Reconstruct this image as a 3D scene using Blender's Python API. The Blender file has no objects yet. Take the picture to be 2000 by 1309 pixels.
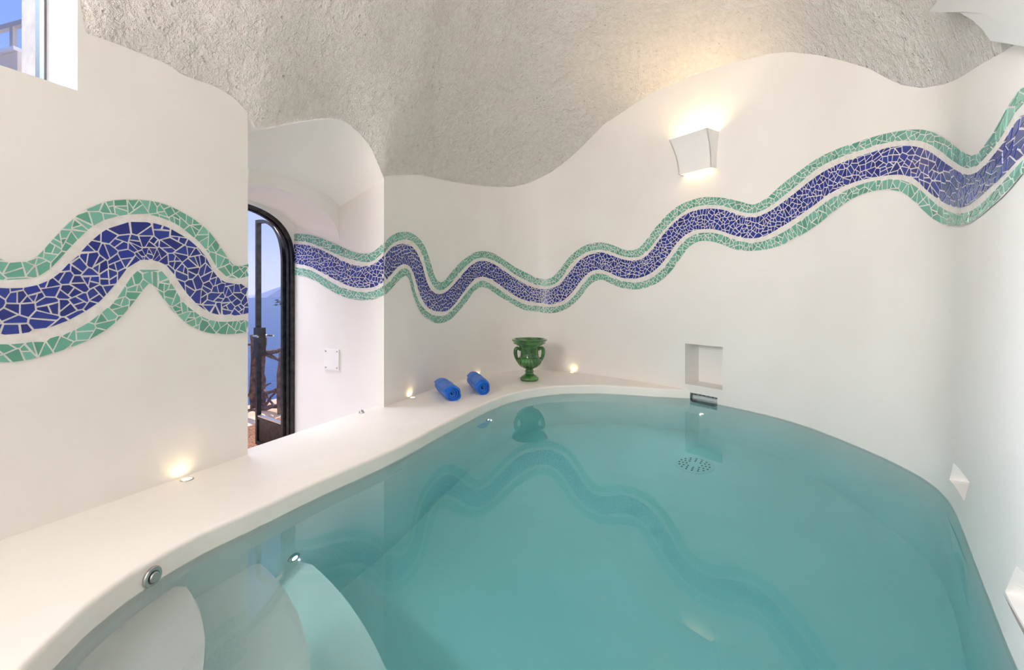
import bpy, bmesh, math, random
import numpy as np
from mathutils import Vector, Matrix
from mathutils.geometry import tessellate_polygon

SC = bpy.context.scene
COL = SC.collection
R = random.Random(7)

# ------------------------------------------------------------------ camera
F = 900.0            # focal length in pixels of the 2000 x 1309 frame
CX, HY = 1000.0, 578.0   # principal column, horizon row
CAMZ = 0.70          # camera height above the pool deck (deck top is z = 0)
cam_d = bpy.data.cameras.new('camera')
cam_d.sensor_fit = 'HORIZONTAL'; cam_d.sensor_width = 36.0
cam_d.lens = 36.0 * F / 2000.0
cam_d.shift_y = (HY - 654.5) / 2000.0
cam_d.clip_start = 0.02; cam_d.clip_end = 20000
cam = bpy.data.objects.new('camera', cam_d); COL.objects.link(cam)
cam.location = (0, 0, CAMZ); cam.rotation_euler = (math.pi / 2, 0, 0)
SC.camera = cam

# ------------------------------------------------------------------ world, sun, daylight, exposure
w = bpy.data.worlds.new('sky'); SC.world = w; w.use_nodes = True
nt = w.node_tree; nt.nodes.clear()
out = nt.nodes.new('ShaderNodeOutputWorld'); bg = nt.nodes.new('ShaderNodeBackground')
tc = nt.nodes.new('ShaderNodeTexCoord'); sp = nt.nodes.new('ShaderNodeSeparateXYZ')
rp = nt.nodes.new('ShaderNodeValToRGB')
rp.color_ramp.elements[0].position = 0.0; rp.color_ramp.elements[0].color = (0.62, 0.66, 0.86, 1)
rp.color_ramp.elements[1].position = 0.75; rp.color_ramp.elements[1].color = (0.16, 0.27, 0.72, 1)
e = rp.color_ramp.elements.new(0.13); e.color = (0.44, 0.53, 0.88, 1)
e = rp.color_ramp.elements.new(0.38); e.color = (0.23, 0.36, 0.84, 1)
nz = nt.nodes.new('ShaderNodeTexNoise'); nz.inputs['Scale'].default_value = 2.2; nz.inputs['Detail'].default_value = 6
mp = nt.nodes.new('ShaderNodeMapping'); mp.inputs['Scale'].default_value = (1, 1, 3)
cr = nt.nodes.new('ShaderNodeValToRGB'); cr.color_ramp.elements[0].position = .5; cr.color_ramp.elements[1].position = .85
cr.color_ramp.elements[1].color = (.5, .5, .5, 1)
mx = nt.nodes.new('ShaderNodeMixRGB'); mx.inputs[2].default_value = (.78, .8, .9, 1)
L = nt.links.new
L(tc.outputs['Generated'], sp.inputs[0]); L(sp.outputs['Z'], rp.inputs[0])
L(tc.outputs['Generated'], mp.inputs[0]); L(mp.outputs[0], nz.inputs[0]); L(nz.outputs['Fac'], cr.inputs[0])
L(cr.outputs[0], mx.inputs[0]); L(rp.outputs[0], mx.inputs[1]); L(mx.outputs[0], bg.inputs[0]); L(bg.outputs[0], out.inputs[0])
bg.inputs[1].default_value = 1.0

# left wall frame of reference: P1 is the near jamb of the doorway
U = Vector((0.3865, 0.9224, 0)); N = Vector((-0.9224, 0.3865, 0))
P1 = Vector((-1.1648, 2.0316, 0)); NW = 0.934        # doorway width


def light(name, kind, loc, energy, color, parent=None, **kw):
    d = bpy.data.lights.new(name, kind); d.energy = energy; d.color = color
    for k, v in kw.items():
        setattr(d, k, v)
    o = bpy.data.objects.new(name, d); COL.objects.link(o); o.location = loc
    if parent:
        o.parent = parent
    return o


def aim(o, direction):
    o.rotation_euler = Vector(direction).to_track_quat('-Z', 'Y').to_euler()


sun = light('sun', 'SUN', (0, 0, 20), 5.5, (1, .93, .82), angle=math.radians(.6))
aim(sun, -(U * .80 + N * .30 + Vector((0, 0, 1.25))))
# fill lamps added at an invented opening in the splayed wall behind the photographer
SPA = Vector((-2.12, -.25, 0)); _d = Vector((.79, .613, 0)); SPE = Vector((.613, -.79, 0))      # wall start, inward normal, run
_o = SPA + SPE * .72 - _d * .10
back_fill = light('added_opening_fill', 'AREA', _o + Vector((0, 0, 1.50)), 28.5, (1, .97, .95), shape='RECTANGLE', size=1.15, size_y=.7, spread=math.radians(105))
aim(back_fill, _d + Vector((0, 0, -.34)))
up_fill = light('added_upward_fill', 'AREA', _o + Vector((0, 0, .62)), 30, (1, .90, .81), shape='RECTANGLE', size=1.15, size_y=.6, spread=math.radians(105))
aim(up_fill, _d + Vector((0, 0, .72)))
# daylight of the high window in the left wall (well outside the glass)
win_day = light('daylight_window', 'AREA', (-3.85, 1.75, 3.0), 33, (.66, .83, 1.0), shape='RECTANGLE', size=1.8, size_y=1.5, spread=math.radians(50))
aim(win_day, Vector((-1.55, .9, 1.7)) - Vector((-3.85, 1.75, 3.0)))
# daylight of the sea terrace falling in through the doorway (outside, above the arch)
dd = P1 + U * .45 + N * 1.55 + Vector((0, 0, 2.15))
door_day = light('daylight_terrace', 'AREA', dd, 64, (.97, .98, 1.0), shape='RECTANGLE', size=1.6, size_y=1.0)
aim(door_day, -N * 1.0 + Vector((0, 0, -1.0)))

vs = SC.view_settings
vs.view_transform = 'Standard'; vs.look = 'None'; vs.gamma = 1; vs.use_curve_mapping = False
vs.exposure = 0.34
SC.cycles.use_denoising = True
SC.cycles.caustics_reflective = False; SC.cycles.max_bounces = 8; SC.cycles.diffuse_bounces = 5; SC.cycles.glossy_bounces = 3; SC.cycles.transmission_bounces = 6
SC.cycles.use_adaptive_sampling = True; SC.cycles.adaptive_threshold = .13
SC.cycles.sample_clamp_indirect = 4.0


# ------------------------------------------------------------------ helpers
def mesh_obj(name, verts, faces, mat=None, parent=None, smooth=False, loc=None):
    me = bpy.data.meshes.new(name)
    me.from_pydata([tuple(v) for v in verts], [], faces)
    me.update()
    if smooth:
        me.polygons.foreach_set('use_smooth', [True] * len(me.polygons))
    if mat:
        me.materials.append(mat)
    o = bpy.data.objects.new(name, me); COL.objects.link(o)
    if parent:
        o.parent = parent
    if loc is not None:
        o.location = loc
    return o


def empty(name, loc, label=None, cat=None, group=None, kind=None):
    o = bpy.data.objects.new(name, None); COL.objects.link(o); o.location = loc
    o.empty_display_size = .05
    tag(o, label, cat, group, kind)
    return o


def tag(o, label=None, cat=None, group=None, kind=None):
    if label: o['label'] = label
    if cat: o['category'] = cat
    if group: o['group'] = group
    if kind: o['kind'] = kind
    return o


class MB:
    def __init__(self):
        self.v = []; self.f = []

    def add(self, verts, faces):
        b = len(self.v); self.v += [Vector(p) for p in verts]
        self.f += [tuple(i + b for i in f) for f in faces]

    def quad(self, a, b, c, d):
        self.add([a, b, c, d], [(0, 1, 2, 3)])

    def grid(self, rows, closed=False):
        """rows: list of equally long point lists"""
        n = len(rows[0]); v = [p for r in rows for p in r]; f = []
        for i in range(len(rows) - 1):
            for j in range(n if closed else n - 1):
                k = (j + 1) % n
                f.append((i * n + j, i * n + k, (i + 1) * n + k, (i + 1) * n + j))
        self.add(v, f)

    def box(self, c, ax, ay, az):
        c = Vector(c); ax = Vector(ax); ay = Vector(ay); az = Vector(az)
        p = [c + ax * i + ay * j + az * k for k in (-1, 1) for j in (-1, 1) for i in (-1, 1)]
        self.add(p, [(0, 2, 3, 1), (4, 5, 7, 6), (0, 1, 5, 4), (2, 6, 7, 3), (0, 4, 6, 2), (1, 3, 7, 5)])

    def tube(self, pts, radii, n=10, cap=True):
        pts = [Vector(p) for p in pts]; rows = []
        if not hasattr(radii, '__len__'):
            radii = [radii] * len(pts)
        up = Vector((0.13, 0.21, 1)).normalized()
        for i, p in enumerate(pts):
            t = (pts[min(i + 1, len(pts) - 1)] - pts[max(i - 1, 0)]).normalized()
            a = t.cross(up)
            if a.length < 1e-3: a = t.cross(Vector((1, 0, 0)))
            a.normalize(); b = t.cross(a)
            rows.append([p + (a * math.cos(2 * math.pi * k / n) + b * math.sin(2 * math.pi * k / n)) * radii[i] for k in range(n)])
        base = len(self.v); self.grid(rows, True)
        if cap:
            self.f.append(tuple(base + k for k in range(n))[::-1])
            self.f.append(tuple(base + (len(rows) - 1) * n + k for k in range(n)))

    def lathe(self, prof, n=48, c=(0, 0, 0), mod=None):
        c = Vector(c); rows = []
        for r, z in prof:
            rows.append([c + Vector((math.cos(2 * math.pi * k / n), math.sin(2 * math.pi * k / n), 0)) * (r * (mod(2 * math.pi * k / n, z) if mod else 1)) + Vector((0, 0, z)) for k in range(n)])
        self.grid(rows, True)

    def poly(self, pts):
        pts = [Vector(p) for p in pts]
        t = tessellate_polygon([pts]); self.add(pts, [tuple(x) for x in t])

    def obj(self, name, mat=None, parent=None, smooth=False, loc=None, auto=None):
        o = mesh_obj(name, self.v, self.f, mat, parent, smooth, loc)
        bm = bmesh.new(); bm.from_mesh(o.data)
        bmesh.ops.remove_doubles(bm, verts=bm.verts, dist=1e-5)
        bmesh.ops.recalc_face_normals(bm, faces=bm.faces)
        if auto is not None:
            for f in bm.faces: f.smooth = True
            for ed in bm.edges:
                if len(ed.link_faces) != 2 or ed.calc_face_angle(0) > math.radians(auto): ed.smooth = False
        bm.to_mesh(o.data); bm.free()
        return o


def xf(m, pts):
    return [m @ Vector(p) for p in pts]


def catmull(pts, step=.03):
    P = [np.array(p, float) for p in pts]; outp = []
    for i in range(len(P) - 1):
        p0 = P[i - 1] if i else 2 * P[0] - P[1]
        p1, p2 = P[i], P[i + 1]
        p3 = P[i + 2] if i + 2 < len(P) else 2 * P[-1] - P[-2]
        # centripetal-like chord tangents
        d1 = np.linalg.norm(p2 - p1) + 1e-9; d0 = np.linalg.norm(p1 - p0) + 1e-9; d2 = np.linalg.norm(p3 - p2) + 1e-9
        m1 = ((p1 - p0) / d0 * d1 + (p2 - p1) / d1 * d0) / (d0 + d1) * d1
        m2 = ((p2 - p1) / d1 * d2 + (p3 - p2) / d2 * d1) / (d1 + d2) * d1
        n = max(2, int(d1 / step))
        for k in range(n):
            t = k / n
            outp.append((2 * t**3 - 3 * t**2 + 1) * p1 + (t**3 - 2 * t**2 + t) * m1 + (-2 * t**3 + 3 * t**2) * p2 + (t**3 - t**2) * m2)
    outp.append(P[-1])
    return np.array(outp)


# ------------------------------------------------------------------ materials
def mat_new(name):
    m = bpy.data.materials.new(name); m.use_nodes = True
    nt = m.node_tree; b = nt.nodes['Principled BSDF']
    return m, nt, b


def setp(b, **kw):
    for k, v in kw.items():
        k = {'rough': 'Roughness', 'metal': 'Metallic', 'spec': 'Specular IOR Level', 'coat': 'Coat Weight', 'trans': 'Transmission Weight', 'ior': 'IOR', 'sheen': 'Sheen Weight'}.get(k, k)
        b.inputs[k].default_value = v


def simple(name, col, rough=.5, **kw):
    m, nt, b = mat_new(name); b.inputs['Base Color'].default_value = (*col, 1); setp(b, rough=rough, **kw); return m


def noisy(name, c1, c2, scale=4, rough=.5, bump=0., bscale=40, detail=5, dist=.01, lo=.35, hi=.65, coords='Object', **kw):
    m, nt, b = mat_new(name); setp(b, rough=rough, **kw); L = nt.links.new
    tcn = nt.nodes.new('ShaderNodeTexCoord')
    n1 = nt.nodes.new('ShaderNodeTexNoise'); n1.inputs['Scale'].default_value = scale; n1.inputs['Detail'].default_value = detail
    r = nt.nodes.new('ShaderNodeValToRGB')
    r.color_ramp.elements[0].position = lo; r.color_ramp.elements[0].color = (*c1, 1)
    r.color_ramp.elements[1].position = hi; r.color_ramp.elements[1].color = (*c2, 1)
    L(tcn.outputs[coords], n1.inputs['Vector']); L(n1.outputs['Fac'], r.inputs[0]); L(r.outputs[0], b.inputs['Base Color'])
    if bump:
        n2 = nt.nodes.new('ShaderNodeTexNoise'); n2.inputs['Scale'].default_value = bscale; n2.inputs['Detail'].default_value = 4
        bp = nt.nodes.new('ShaderNodeBump'); bp.inputs['Strength'].default_value = bump; bp.inputs['Distance'].default_value = dist
        L(tcn.outputs[coords], n2.inputs['Vector']); L(n2.outputs['Fac'], bp.inputs['Height']); L(bp.outputs[0], b.inputs['Normal'])
    return m


M_PLASTER = noisy('smooth_plaster', (.81, .78, .745), (.84, .815, .785), scale=2.2, rough=.42, detail=2, spec=.35)
M_DECK = noisy('deck_microcement', (.89, .84, .785), (.91, .865, .815), scale=3, rough=.45, detail=2, spec=.4)
M_POOL = noisy('pool_plaster', (.90, .89, .86), (.93, .92, .90), scale=3, rough=.6, detail=2)
M_GROUT = noisy('mosaic_grout', (.70, .665, .63), (.80, .77, .74), scale=40, rough=.7, bump=.25, bscale=160, dist=.002)
M_CHROME = simple('brushed_steel', (.55, .54, .52), .28, metal=1.0)
M_BLACK = noisy('black_iron', (.018, .017, .017), (.045, .042, .04), scale=30, rough=.38, metal=.6)
M_WHITE = simple('white_gypsum', (.84, .82, .80), .6)
M_GREYFRAME = simple('grey_frame', (.17, .17, .165), .5)
M_DARK = simple('dark_gasket', (.03, .025, .03), .6)
M_STONE = noisy('travertine', (.60, .50, .42), (.74, .64, .56), scale=14, rough=.8, bump=.3, bscale=60, dist=.004)
M_TERRACE = noisy('terrace_stone', (.42, .28, .20), (.56, .40, .31), scale=5, rough=.9, bump=.3, bscale=30, dist=.01)
M_BARK = noisy('weathered_branch', (.045, .025, .018), (.17, .09, .06), scale=22, rough=.85, bump=.8, bscale=70, dist=.01)
M_COIR = noisy('coir', (.10, .035, .018), (.36, .17, .09), scale=70, rough=.95, bump=1.0, bscale=120, dist=.02)
M_LEAF = simple('dark_leaf', (.02, .035, .015), .6)
M_HILL = simple('distant_hill', (.34, .39, .56), 1.0, spec=0)  # pale blue puts the distance haze into the hill's colour
M_PARAPET = noisy('cream_parapet', (.75, .64, .52), (.84, .74, .62), scale=5, rough=.9)
M_RAIL = simple('weathered_rail', (.45, .42, .40), .7)


def vault_material():
    m, nt, b = mat_new('rough_stucco'); setp(b, rough=.9, spec=.2); L = nt.links.new
    tcn = nt.nodes.new('ShaderNodeTexCoord')

    def noise(scale, detail, rough=.55, dist=0.):
        n = nt.nodes.new('ShaderNodeTexNoise'); n.inputs['Scale'].default_value = scale; n.inputs['Detail'].default_value = detail
        n.inputs['Roughness'].default_value = rough; n.inputs['Distortion'].default_value = dist
        L(tcn.outputs['Object'], n.inputs['Vector']); return n

    def math_(op, a, b_, v=None):
        q = nt.nodes.new('ShaderNodeMath'); q.operation = op
        L(a, q.inputs[0])
        if v is None: L(b_, q.inputs[1])
        else: q.inputs[1].default_value = v
        return q.outputs[0]
    big = noise(5.5, 2, .5, .6); mid = noise(26, 4, .62, .35); fine = noise(95, 3, .7, .0)
    pit = nt.nodes.new('ShaderNodeTexVoronoi'); pit.inputs['Scale'].default_value = 17; pit.inputs['Randomness'].default_value = 1
    L(tcn.outputs['Object'], pit.inputs['Vector'])
    pr = nt.nodes.new('ShaderNodeMapRange'); pr.inputs['From Min'].default_value = .035; pr.inputs['From Max'].default_value = .13
    L(pit.outputs['Distance'], pr.inputs['Value'])
    h = math_('ADD', math_('MULTIPLY', mid.outputs['Fac'], None, .75), math_('MULTIPLY', fine.outputs['Fac'], None, .36))
    h = math_('ADD', h, math_('MULTIPLY', big.outputs['Fac'], None, 1.1))
    h = math_('ADD', h, math_('MULTIPLY', pr.outputs[0], None, .28))
    bp = nt.nodes.new('ShaderNodeBump'); bp.inputs['Strength'].default_value = 1.0; bp.inputs['Distance'].default_value = .048
    L(h, bp.inputs['Height']); L(bp.outputs[0], b.inputs['Normal'])
    r = nt.nodes.new('ShaderNodeValToRGB'); r.color_ramp.elements[0].position = .3; r.color_ramp.elements[0].color = (.84, .795, .745, 1)
    r.color_ramp.elements[1].position = .7; r.color_ramp.elements[1].color = (.93, .895, .855, 1)
    L(mid.outputs['Fac'], r.inputs[0]); L(r.outputs[0], b.inputs['Base Color'])
    return m


M_VAULT = vault_material()


def tile_material(name, cols, rough):
    m, nt, b = mat_new(name); setp(b, rough=rough, spec=.5); L = nt.links.new
    oi = nt.nodes.new('ShaderNodeObjectInfo'); ge = nt.nodes.new('ShaderNodeNewGeometry')
    a = nt.nodes.new('ShaderNodeMath'); a.operation = 'ADD'; L(oi.outputs['Random'], a.inputs[0]); L(ge.outputs['Random Per Island'], a.inputs[1])
    fr = nt.nodes.new('ShaderNodeMath'); fr.operation = 'FRACT'; L(a.outputs[0], fr.inputs[0])
    r = nt.nodes.new('ShaderNodeValToRGB'); els = r.color_ramp.elements
    els[0].position = 0; els[0].color = (*cols[0], 1); els[1].position = 1; els[1].color = (*cols[-1], 1)
    for i, c in enumerate(cols[1:-1]):
        q = els.new((i + 1) / (len(cols) - 1)); q.color = (*c, 1)
    L(fr.outputs[0], r.inputs[0])
    L(r.outputs[0], b.inputs['Base Color'])
    tcn = nt.nodes.new('ShaderNodeTexCoord'); n2 = nt.nodes.new('ShaderNodeTexNoise'); n2.inputs['Scale'].default_value = 60
    bp = nt.nodes.new('ShaderNodeBump'); bp.inputs['Strength'].default_value = .15; bp.inputs['Distance'].default_value = .003
    L(tcn.outputs['Object'], n2.inputs['Vector']); L(n2.outputs['Fac'], bp.inputs['Height']); L(bp.outputs[0], b.inputs['Normal'])
    return m


M_BLUE = tile_material('blue_glazed_tile', [(.014, .022, .17), (.018, .03, .22), (.022, .04, .29), (.03, .05, .25)], .22)
M_GREEN = tile_material('green_glazed_tile', [(.10, .30, .22), (.13, .38, .28), (.19, .46, .37), (.15, .36, .27)], .25)


def water_material():
    m = bpy.data.materials.new('pool_water'); m.use_nodes = True; nt = m.node_tree; nt.nodes.clear(); L = nt.links.new
    o = nt.nodes.new('ShaderNodeOutputMaterial'); g = nt.nodes.new('ShaderNodeBsdfGlass')
    g.inputs['IOR'].default_value = 1.333; g.inputs['Roughness'].default_value = 0.0
    n = nt.nodes.new('ShaderNodeTexNoise'); n.inputs['Scale'].default_value = 2.4; n.inputs['Detail'].default_value = 1
    tcn = nt.nodes.new('ShaderNodeTexCoord'); L(tcn.outputs['Object'], n.inputs['Vector'])
    bp = nt.nodes.new('ShaderNodeBump'); bp.inputs['Strength'].default_value = .012; bp.inputs['Distance'].default_value = .01
    L(n.outputs['Fac'], bp.inputs['Height']); L(bp.outputs[0], g.inputs['Normal'])
    v = nt.nodes.new('ShaderNodeVolumeAbsorption'); v.inputs['Color'].default_value = (.24, .872, .91, 1); v.inputs['Density'].default_value = .85
    L(g.outputs[0], o.inputs['Surface']); L(v.outputs[0], o.inputs['Volume'])
    return m


def glass_material():
    m = bpy.data.materials.new('clear_glass'); m.use_nodes = True; nt = m.node_tree; nt.nodes.clear(); L = nt.links.new
    o = nt.nodes.new('ShaderNodeOutputMaterial'); t = nt.nodes.new('ShaderNodeBsdfTransparent'); g = nt.nodes.new('ShaderNodeBsdfGlossy')
    g.inputs['Roughness'].default_value = 0.02; t.inputs[0].default_value = (.93, .95, .95, 1)
    x = nt.nodes.new('ShaderNodeMixShader'); x.inputs[0].default_value = .07; L(t.outputs[0], x.inputs[1]); L(g.outputs[0], x.inputs[2]); L(x.outputs[0], o.inputs[0])
    return m


def emit(name, col, s):
    m = bpy.data.materials.new(name); m.use_nodes = True; nt = m.node_tree; nt.nodes.clear()
    o = nt.nodes.new('ShaderNodeOutputMaterial'); q = nt.nodes.new('ShaderNodeEmission'); q.inputs[0].default_value = (*col, 1); q.inputs[1].default_value = s
    nt.links.new(q.outputs[0], o.inputs[0]); return m


M_WATER = water_material(); M_GLASS = glass_material()
M_WARM = emit('warm_lamp', (1, .80, .52), 6.0)
M_COOL = emit('underwater_lamp', (1, .97, .9), 6.0)

# ------------------------------------------------------------------ plan of the room (X right, Y ahead, metres)
ZW = -0.065          # water level
DEPTH = 0.82         # pool depth


def deckpt(px, py, z=0.):
    """point of the horizontal plane z that the photograph shows at (px, py)"""
    Y = (CAMZ - z) * F / (py - HY); return Vector(((px - CX) / F * Y, Y, z))


def lw(Y):           # left wall line
    return Vector((-2.016 + .419 * Y, Y, 0))


def lp(s, d, z=0.):  # doorway coordinates: along the wall, outwards, up
    return P1 + U * s + N * d + Vector((0, 0, z))


def lw_Y(px):
    return 2.016 / (.419 - (px - CX) / F)


P2 = lp(NW, 0)
BACK = [(P2.x, P2.y), (-.735, 3.09), (-.60, 3.44), (-.445, 3.77), (-.235, 4.07), (-.03, 4.28), (.16, 4.365), (.31, 4.36), (.476, 4.286), (.727, 4.09),
        (1.14, 3.66), (1.305, 3.465), (1.465, 3.232), (1.614, 3.0), (1.714, 2.754), (1.749, 2.48), (1.757, 2.243), (1.745, 2.04), (1.715, 1.89),
        (1.665, 1.774), (1.588, 1.655), (1.474, 1.507), (1.312, 1.301), (1.157, 1.1015), (1.036, .946), (.90, .73), (.81, .45), (.77, .1), (.76, -.5), (.76, -1.5)]
BW = catmull(BACK, .025)
def _smooth(W_, k):
    ker = np.hanning(2 * k + 3)[1:-1]; ker /= ker.sum(); o_ = W_.copy()
    for c in (0, 1):
        e0 = 2 * W_[0, c] - W_[k:0:-1, c]; e1 = 2 * W_[-1, c] - W_[-2:-k - 2:-1, c]
        o_[:, c] = np.convolve(np.concatenate([e0, W_[:, c], e1]), ker, 'valid')
    return o_


BW = _smooth(BW, 7)
BS = np.concatenate([[0], np.cumsum(np.linalg.norm(np.diff(BW, axis=0), axis=1))])
_vis = BW[:, 1] > .7
_bpx = CX + F * BW[:, 0] / np.maximum(BW[:, 1], .05)
_k = int(np.argmax(~_vis)) if (~_vis).any() else len(BW)
BPX = np.maximum.accumulate(_bpx[:_k]) + np.arange(_k) * 1e-6
BPS = BS[:_k]


def bxy(s):
    return Vector((float(np.interp(s, BS, BW[:, 0])), float(np.interp(s, BS, BW[:, 1])), 0))


def bnorm(s):        # normal of the back wall pointing into the room
    t = bxy(s + .02) - bxy(s - .02); t.normalize(); return Vector((t.y, -t.x, 0))


def px2s(px):
    return float(np.interp(px, BPX, BPS))


def sz_back(px, py):
    s = px2s(px); Y = bxy(s).y; return s, CAMZ - (py - HY) / F * Y


def bpt(s, z, off=0.):
    return bxy(s) + bnorm(s) * off + Vector((0, 0, z))


# heights at which the rough vault meets the walls
VL = [(164, 70), (224, 91), (286, 115), (325, 130), (357, 153), (422, 175), (455, 195), (481, 221), (500, 250), (520, 252), (552, 245), (601, 236), (650, 231), (676, 239), (702, 260), (725, 289), (747, 341), (750, 349)]
vlY = [lw_Y(p[0]) for p in VL]; vlZ = [CAMZ + (HY - p[1]) / F * y for p, y in zip(VL, vlY)]
vlY = [-1.5, .0, .22, .30, 1.435, 1.465] + vlY; vlZ = [1.9, 1.9, 2.0, 2.16, 2.16, 1.80] + vlZ
VB = [(750, 349), (763, 346), (790, 345), (820, 345), (850, 351), (895, 360), (940, 366), (1000, 368), (1030, 361), (1075, 339), (1120, 304), (1180, 244), (1240, 204), (1270, 186), (1350, 150), (1430, 125), (1500, 108), (1540, 105), (1600, 112), (1630, 119), (1660, 127), (1700, 140), (1730, 157), (1760, 171), (1800, 178), (1840, 172), (1880, 156), (1920, 132), (1960, 112), (2000, 88)]
vbS = []; vbZ = []
for p in VB:
    s_, z_ = sz_back(*p); vbS.append(s_); vbZ.append(z_)
vbS += [px2s(2000) + .35, px2s(2000) + .8, BS[-1]]; vbZ += [1.35, 1.75, 1.9]


def top_left(Y): return float(np.interp(Y, vlY, vlZ))
def top_back(s): return float(np.interp(s, vbS, vbZ))


# ------------------------------------------------------------------ left wall with the high window
SILL = 1.36; HEAD = 2.06; WY0, WY1 = .28, lw_Y(151)
wl = MB()
Ys = sorted(set([round(v, 4) for v in np.arange(-1.5, P1.y, .03)] + [WY0, WY1, P1.y, SPA.y]))
for a, b in zip(Ys[:-1], Ys[1:]):
    spans = [(-.02, None)]
    if WY0 - 1e-6 <= a and b <= WY1 + 1e-6:
        spans = [(-.02, SILL), (HEAD, None)]
    if b <= SPA.y + 1e-6: continue
    for z0, z1 in spans:
        pa, pb = lw(a), lw(b); k = Vector((0, 0, 1))
        ta = top_left(a) + .012 if z1 is None else z1; tb = top_left(b) + .012 if z1 is None else z1
        wl.quad(pa + k * z0, pb + k * z0, pb + k * max(tb, z0), pa + k * max(ta, z0))
wall_left = wl.obj('wall_left', M_PLASTER); tag(wall_left, 'smooth white plaster wall with mosaic wave, left of the doorway', kind='structure')


def wpt(Y, d, z):
    p = lw(Y) + N * d; p.z = z; return p


# window reveal (part of the wall) and the window itself
rv = MB(); D1 = .185
for Y in (WY0, WY1):
    rv.quad(wpt(Y, 0, SILL), wpt(Y, D1 + .002, SILL), wpt(Y, D1 + .002, HEAD + .05), wpt(Y, 0, HEAD + .05))
rv.quad(wpt(WY0, 0, SILL), wpt(WY1, 0, SILL), wpt(WY1, D1 + .03, SILL), wpt(WY0, D1 + .03, SILL))
rv.quad(wpt(WY0, 0, HEAD), wpt(WY1, 0, HEAD), wpt(WY1, D1 + .03, HEAD), wpt(WY0, D1 + .03, HEAD))
rv.obj('window_reveal', M_PLASTER, wall_left)
st = MB()
for Y0, Y1 in ((WY1 - .006, WY1 + .12), (WY0 - .12, WY0 + .006)):
    c = (wpt(Y0, .242, 0) + wpt(Y1, .332, 0)) / 2; c.z = 1.75
    st.box(c, U * (Y1 - Y0) / 2 * 1.084, N * .045, Vector((0, 0, .55)))
c = (wpt(WY0, .235, 0) + wpt(WY1, .345, 0)) / 2
st.box(Vector((c.x, c.y, SILL - .06)), U * .75, N * .055, Vector((0, 0, .05)))
st.box(Vector((c.x, c.y, HEAD + .10)), U * .75, N * .055, Vector((0, 0, .12)))
st.obj('stone_surround', M_STONE, wall_left)
win = empty('window_1', wpt((WY0 + WY1) / 2, .21, SILL), 'high window with grey frame beside the vault, upper left', kind='structure')
iw = win.location


def rel(pts, o): return [Vector(p) - o for p in pts]


for Y0, Y1, wd in ((WY1 - .006, WY1 + .03, 0), (WY0 - .03, WY0 + .006, 0)):
    q = MB(); c = wpt((Y0 + Y1) / 2, .199, (SILL + HEAD) / 2) - iw
    q.box(c, U * (Y1 - Y0) / 2 * 1.084, N * .014, Vector((0, 0, (HEAD - SILL) / 2))); q.obj('frame_stile', M_GREYFRAME, win)
    q = MB(); c = wpt((Y0 + Y1) / 2, .2275, (SILL + HEAD) / 2) - iw
    q.box(c, U * (Y1 - Y0) / 2 * 1.084, N * .0145, Vector((0, 0, (HEAD - SILL) / 2))); q.obj('gasket', M_DARK, win)
for z in (SILL + .022, HEAD - .022):
    q = MB(); c = wpt((WY0 + WY1) / 2, .212, z) - iw
    q.box(c, U * (WY1 - WY0 - .09) / 2 * 1.084, N * .02, Vector((0, 0, .02)))
    q.obj('frame_rail', M_GREYFRAME, win) if z > 1.8 else None

# ------------------------------------------------------------------ curved back wall with niches
SKP = (px2s(1343), px2s(1401)); SKZ = (-.16, -.02)
NI = (px2s(1338), px2s(1411)); NIZ = (.04, .342)
DIA = []
for quad in ([(1854, 937), (1862, 904), (1894, 942), (1883, 979)], [(1963, 1156), (1985, 1105), (2052, 1160), (2018, 1250)]):
    DIA.append([sz_back(*p) for p in quad])
holes = [(NI[0], NI[1], NIZ[0], NIZ[1]), (SKP[0], SKP[1], -.3, SKZ[1])]
dia_rect = []
for d in DIA:
    ss = [p[0] for p in d]; zz = [p[1] for p in d]
    rct = (min(ss) - .02, max(ss) + .02, min(zz) - .012, max(zz) + .02); dia_rect.append(rct); holes.append(rct)
WBOT = -.11
brk = sorted(set([round(float(x), 5) for x in np.arange(0, BS[-1], .03)] + [round(float(x), 5) for h in holes for x in h[:2]] + [round(float(BS[-1]), 5)]))
wb = MB(); wbs = []
for a, b in zip(brk[:-1], brk[1:]):
    mid_ = (a + b) / 2
    cuts = sorted([(max(h[2], WBOT), h[3]) for h in holes if h[0] < mid_ < h[1]])
    z = WBOT
    for c0, c1 in cuts:
        if c0 > z + 1e-6: wb.quad(bpt(a, z), bpt(b, z), bpt(b, c0), bpt(a, c0)); wbs += [a, b, b, a]
        z = max(z, c1)
    wb.quad(bpt(a, z), bpt(b, z), bpt(b, top_back(b) + .012), bpt(a, top_back(a) + .012)); wbs += [a, b, b, a]
# fill between the lozenge recesses and the wall around them, and the recesses themselves
for d, rct in zip(DIA, dia_rect):
    xs = [x for x in brk if rct[0] - 1e-4 <= x <= rct[1] + 1e-4]
    z0 = max(rct[2], WBOT)
    outer = [Vector((x, z0, 0)) for x in xs] + [Vector((x, rct[3], 0)) for x in reversed(xs)]
    inner = []
    for i in range(4):
        for k in range(6):
            p, q_ = d[i], d[(i + 1) % 4]; inner.append(Vector((p[0] + (q_[0] - p[0]) * k / 6, p[1] + (q_[1] - p[1]) * k / 6, 0)))
    allp = outer + inner
    tris = tessellate_polygon([outer, inner])
    wb.add([bpt(p.x, p.y) for p in allp], [tuple(t) for t in tris]); wbs += [p.x for p in allp]
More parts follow.
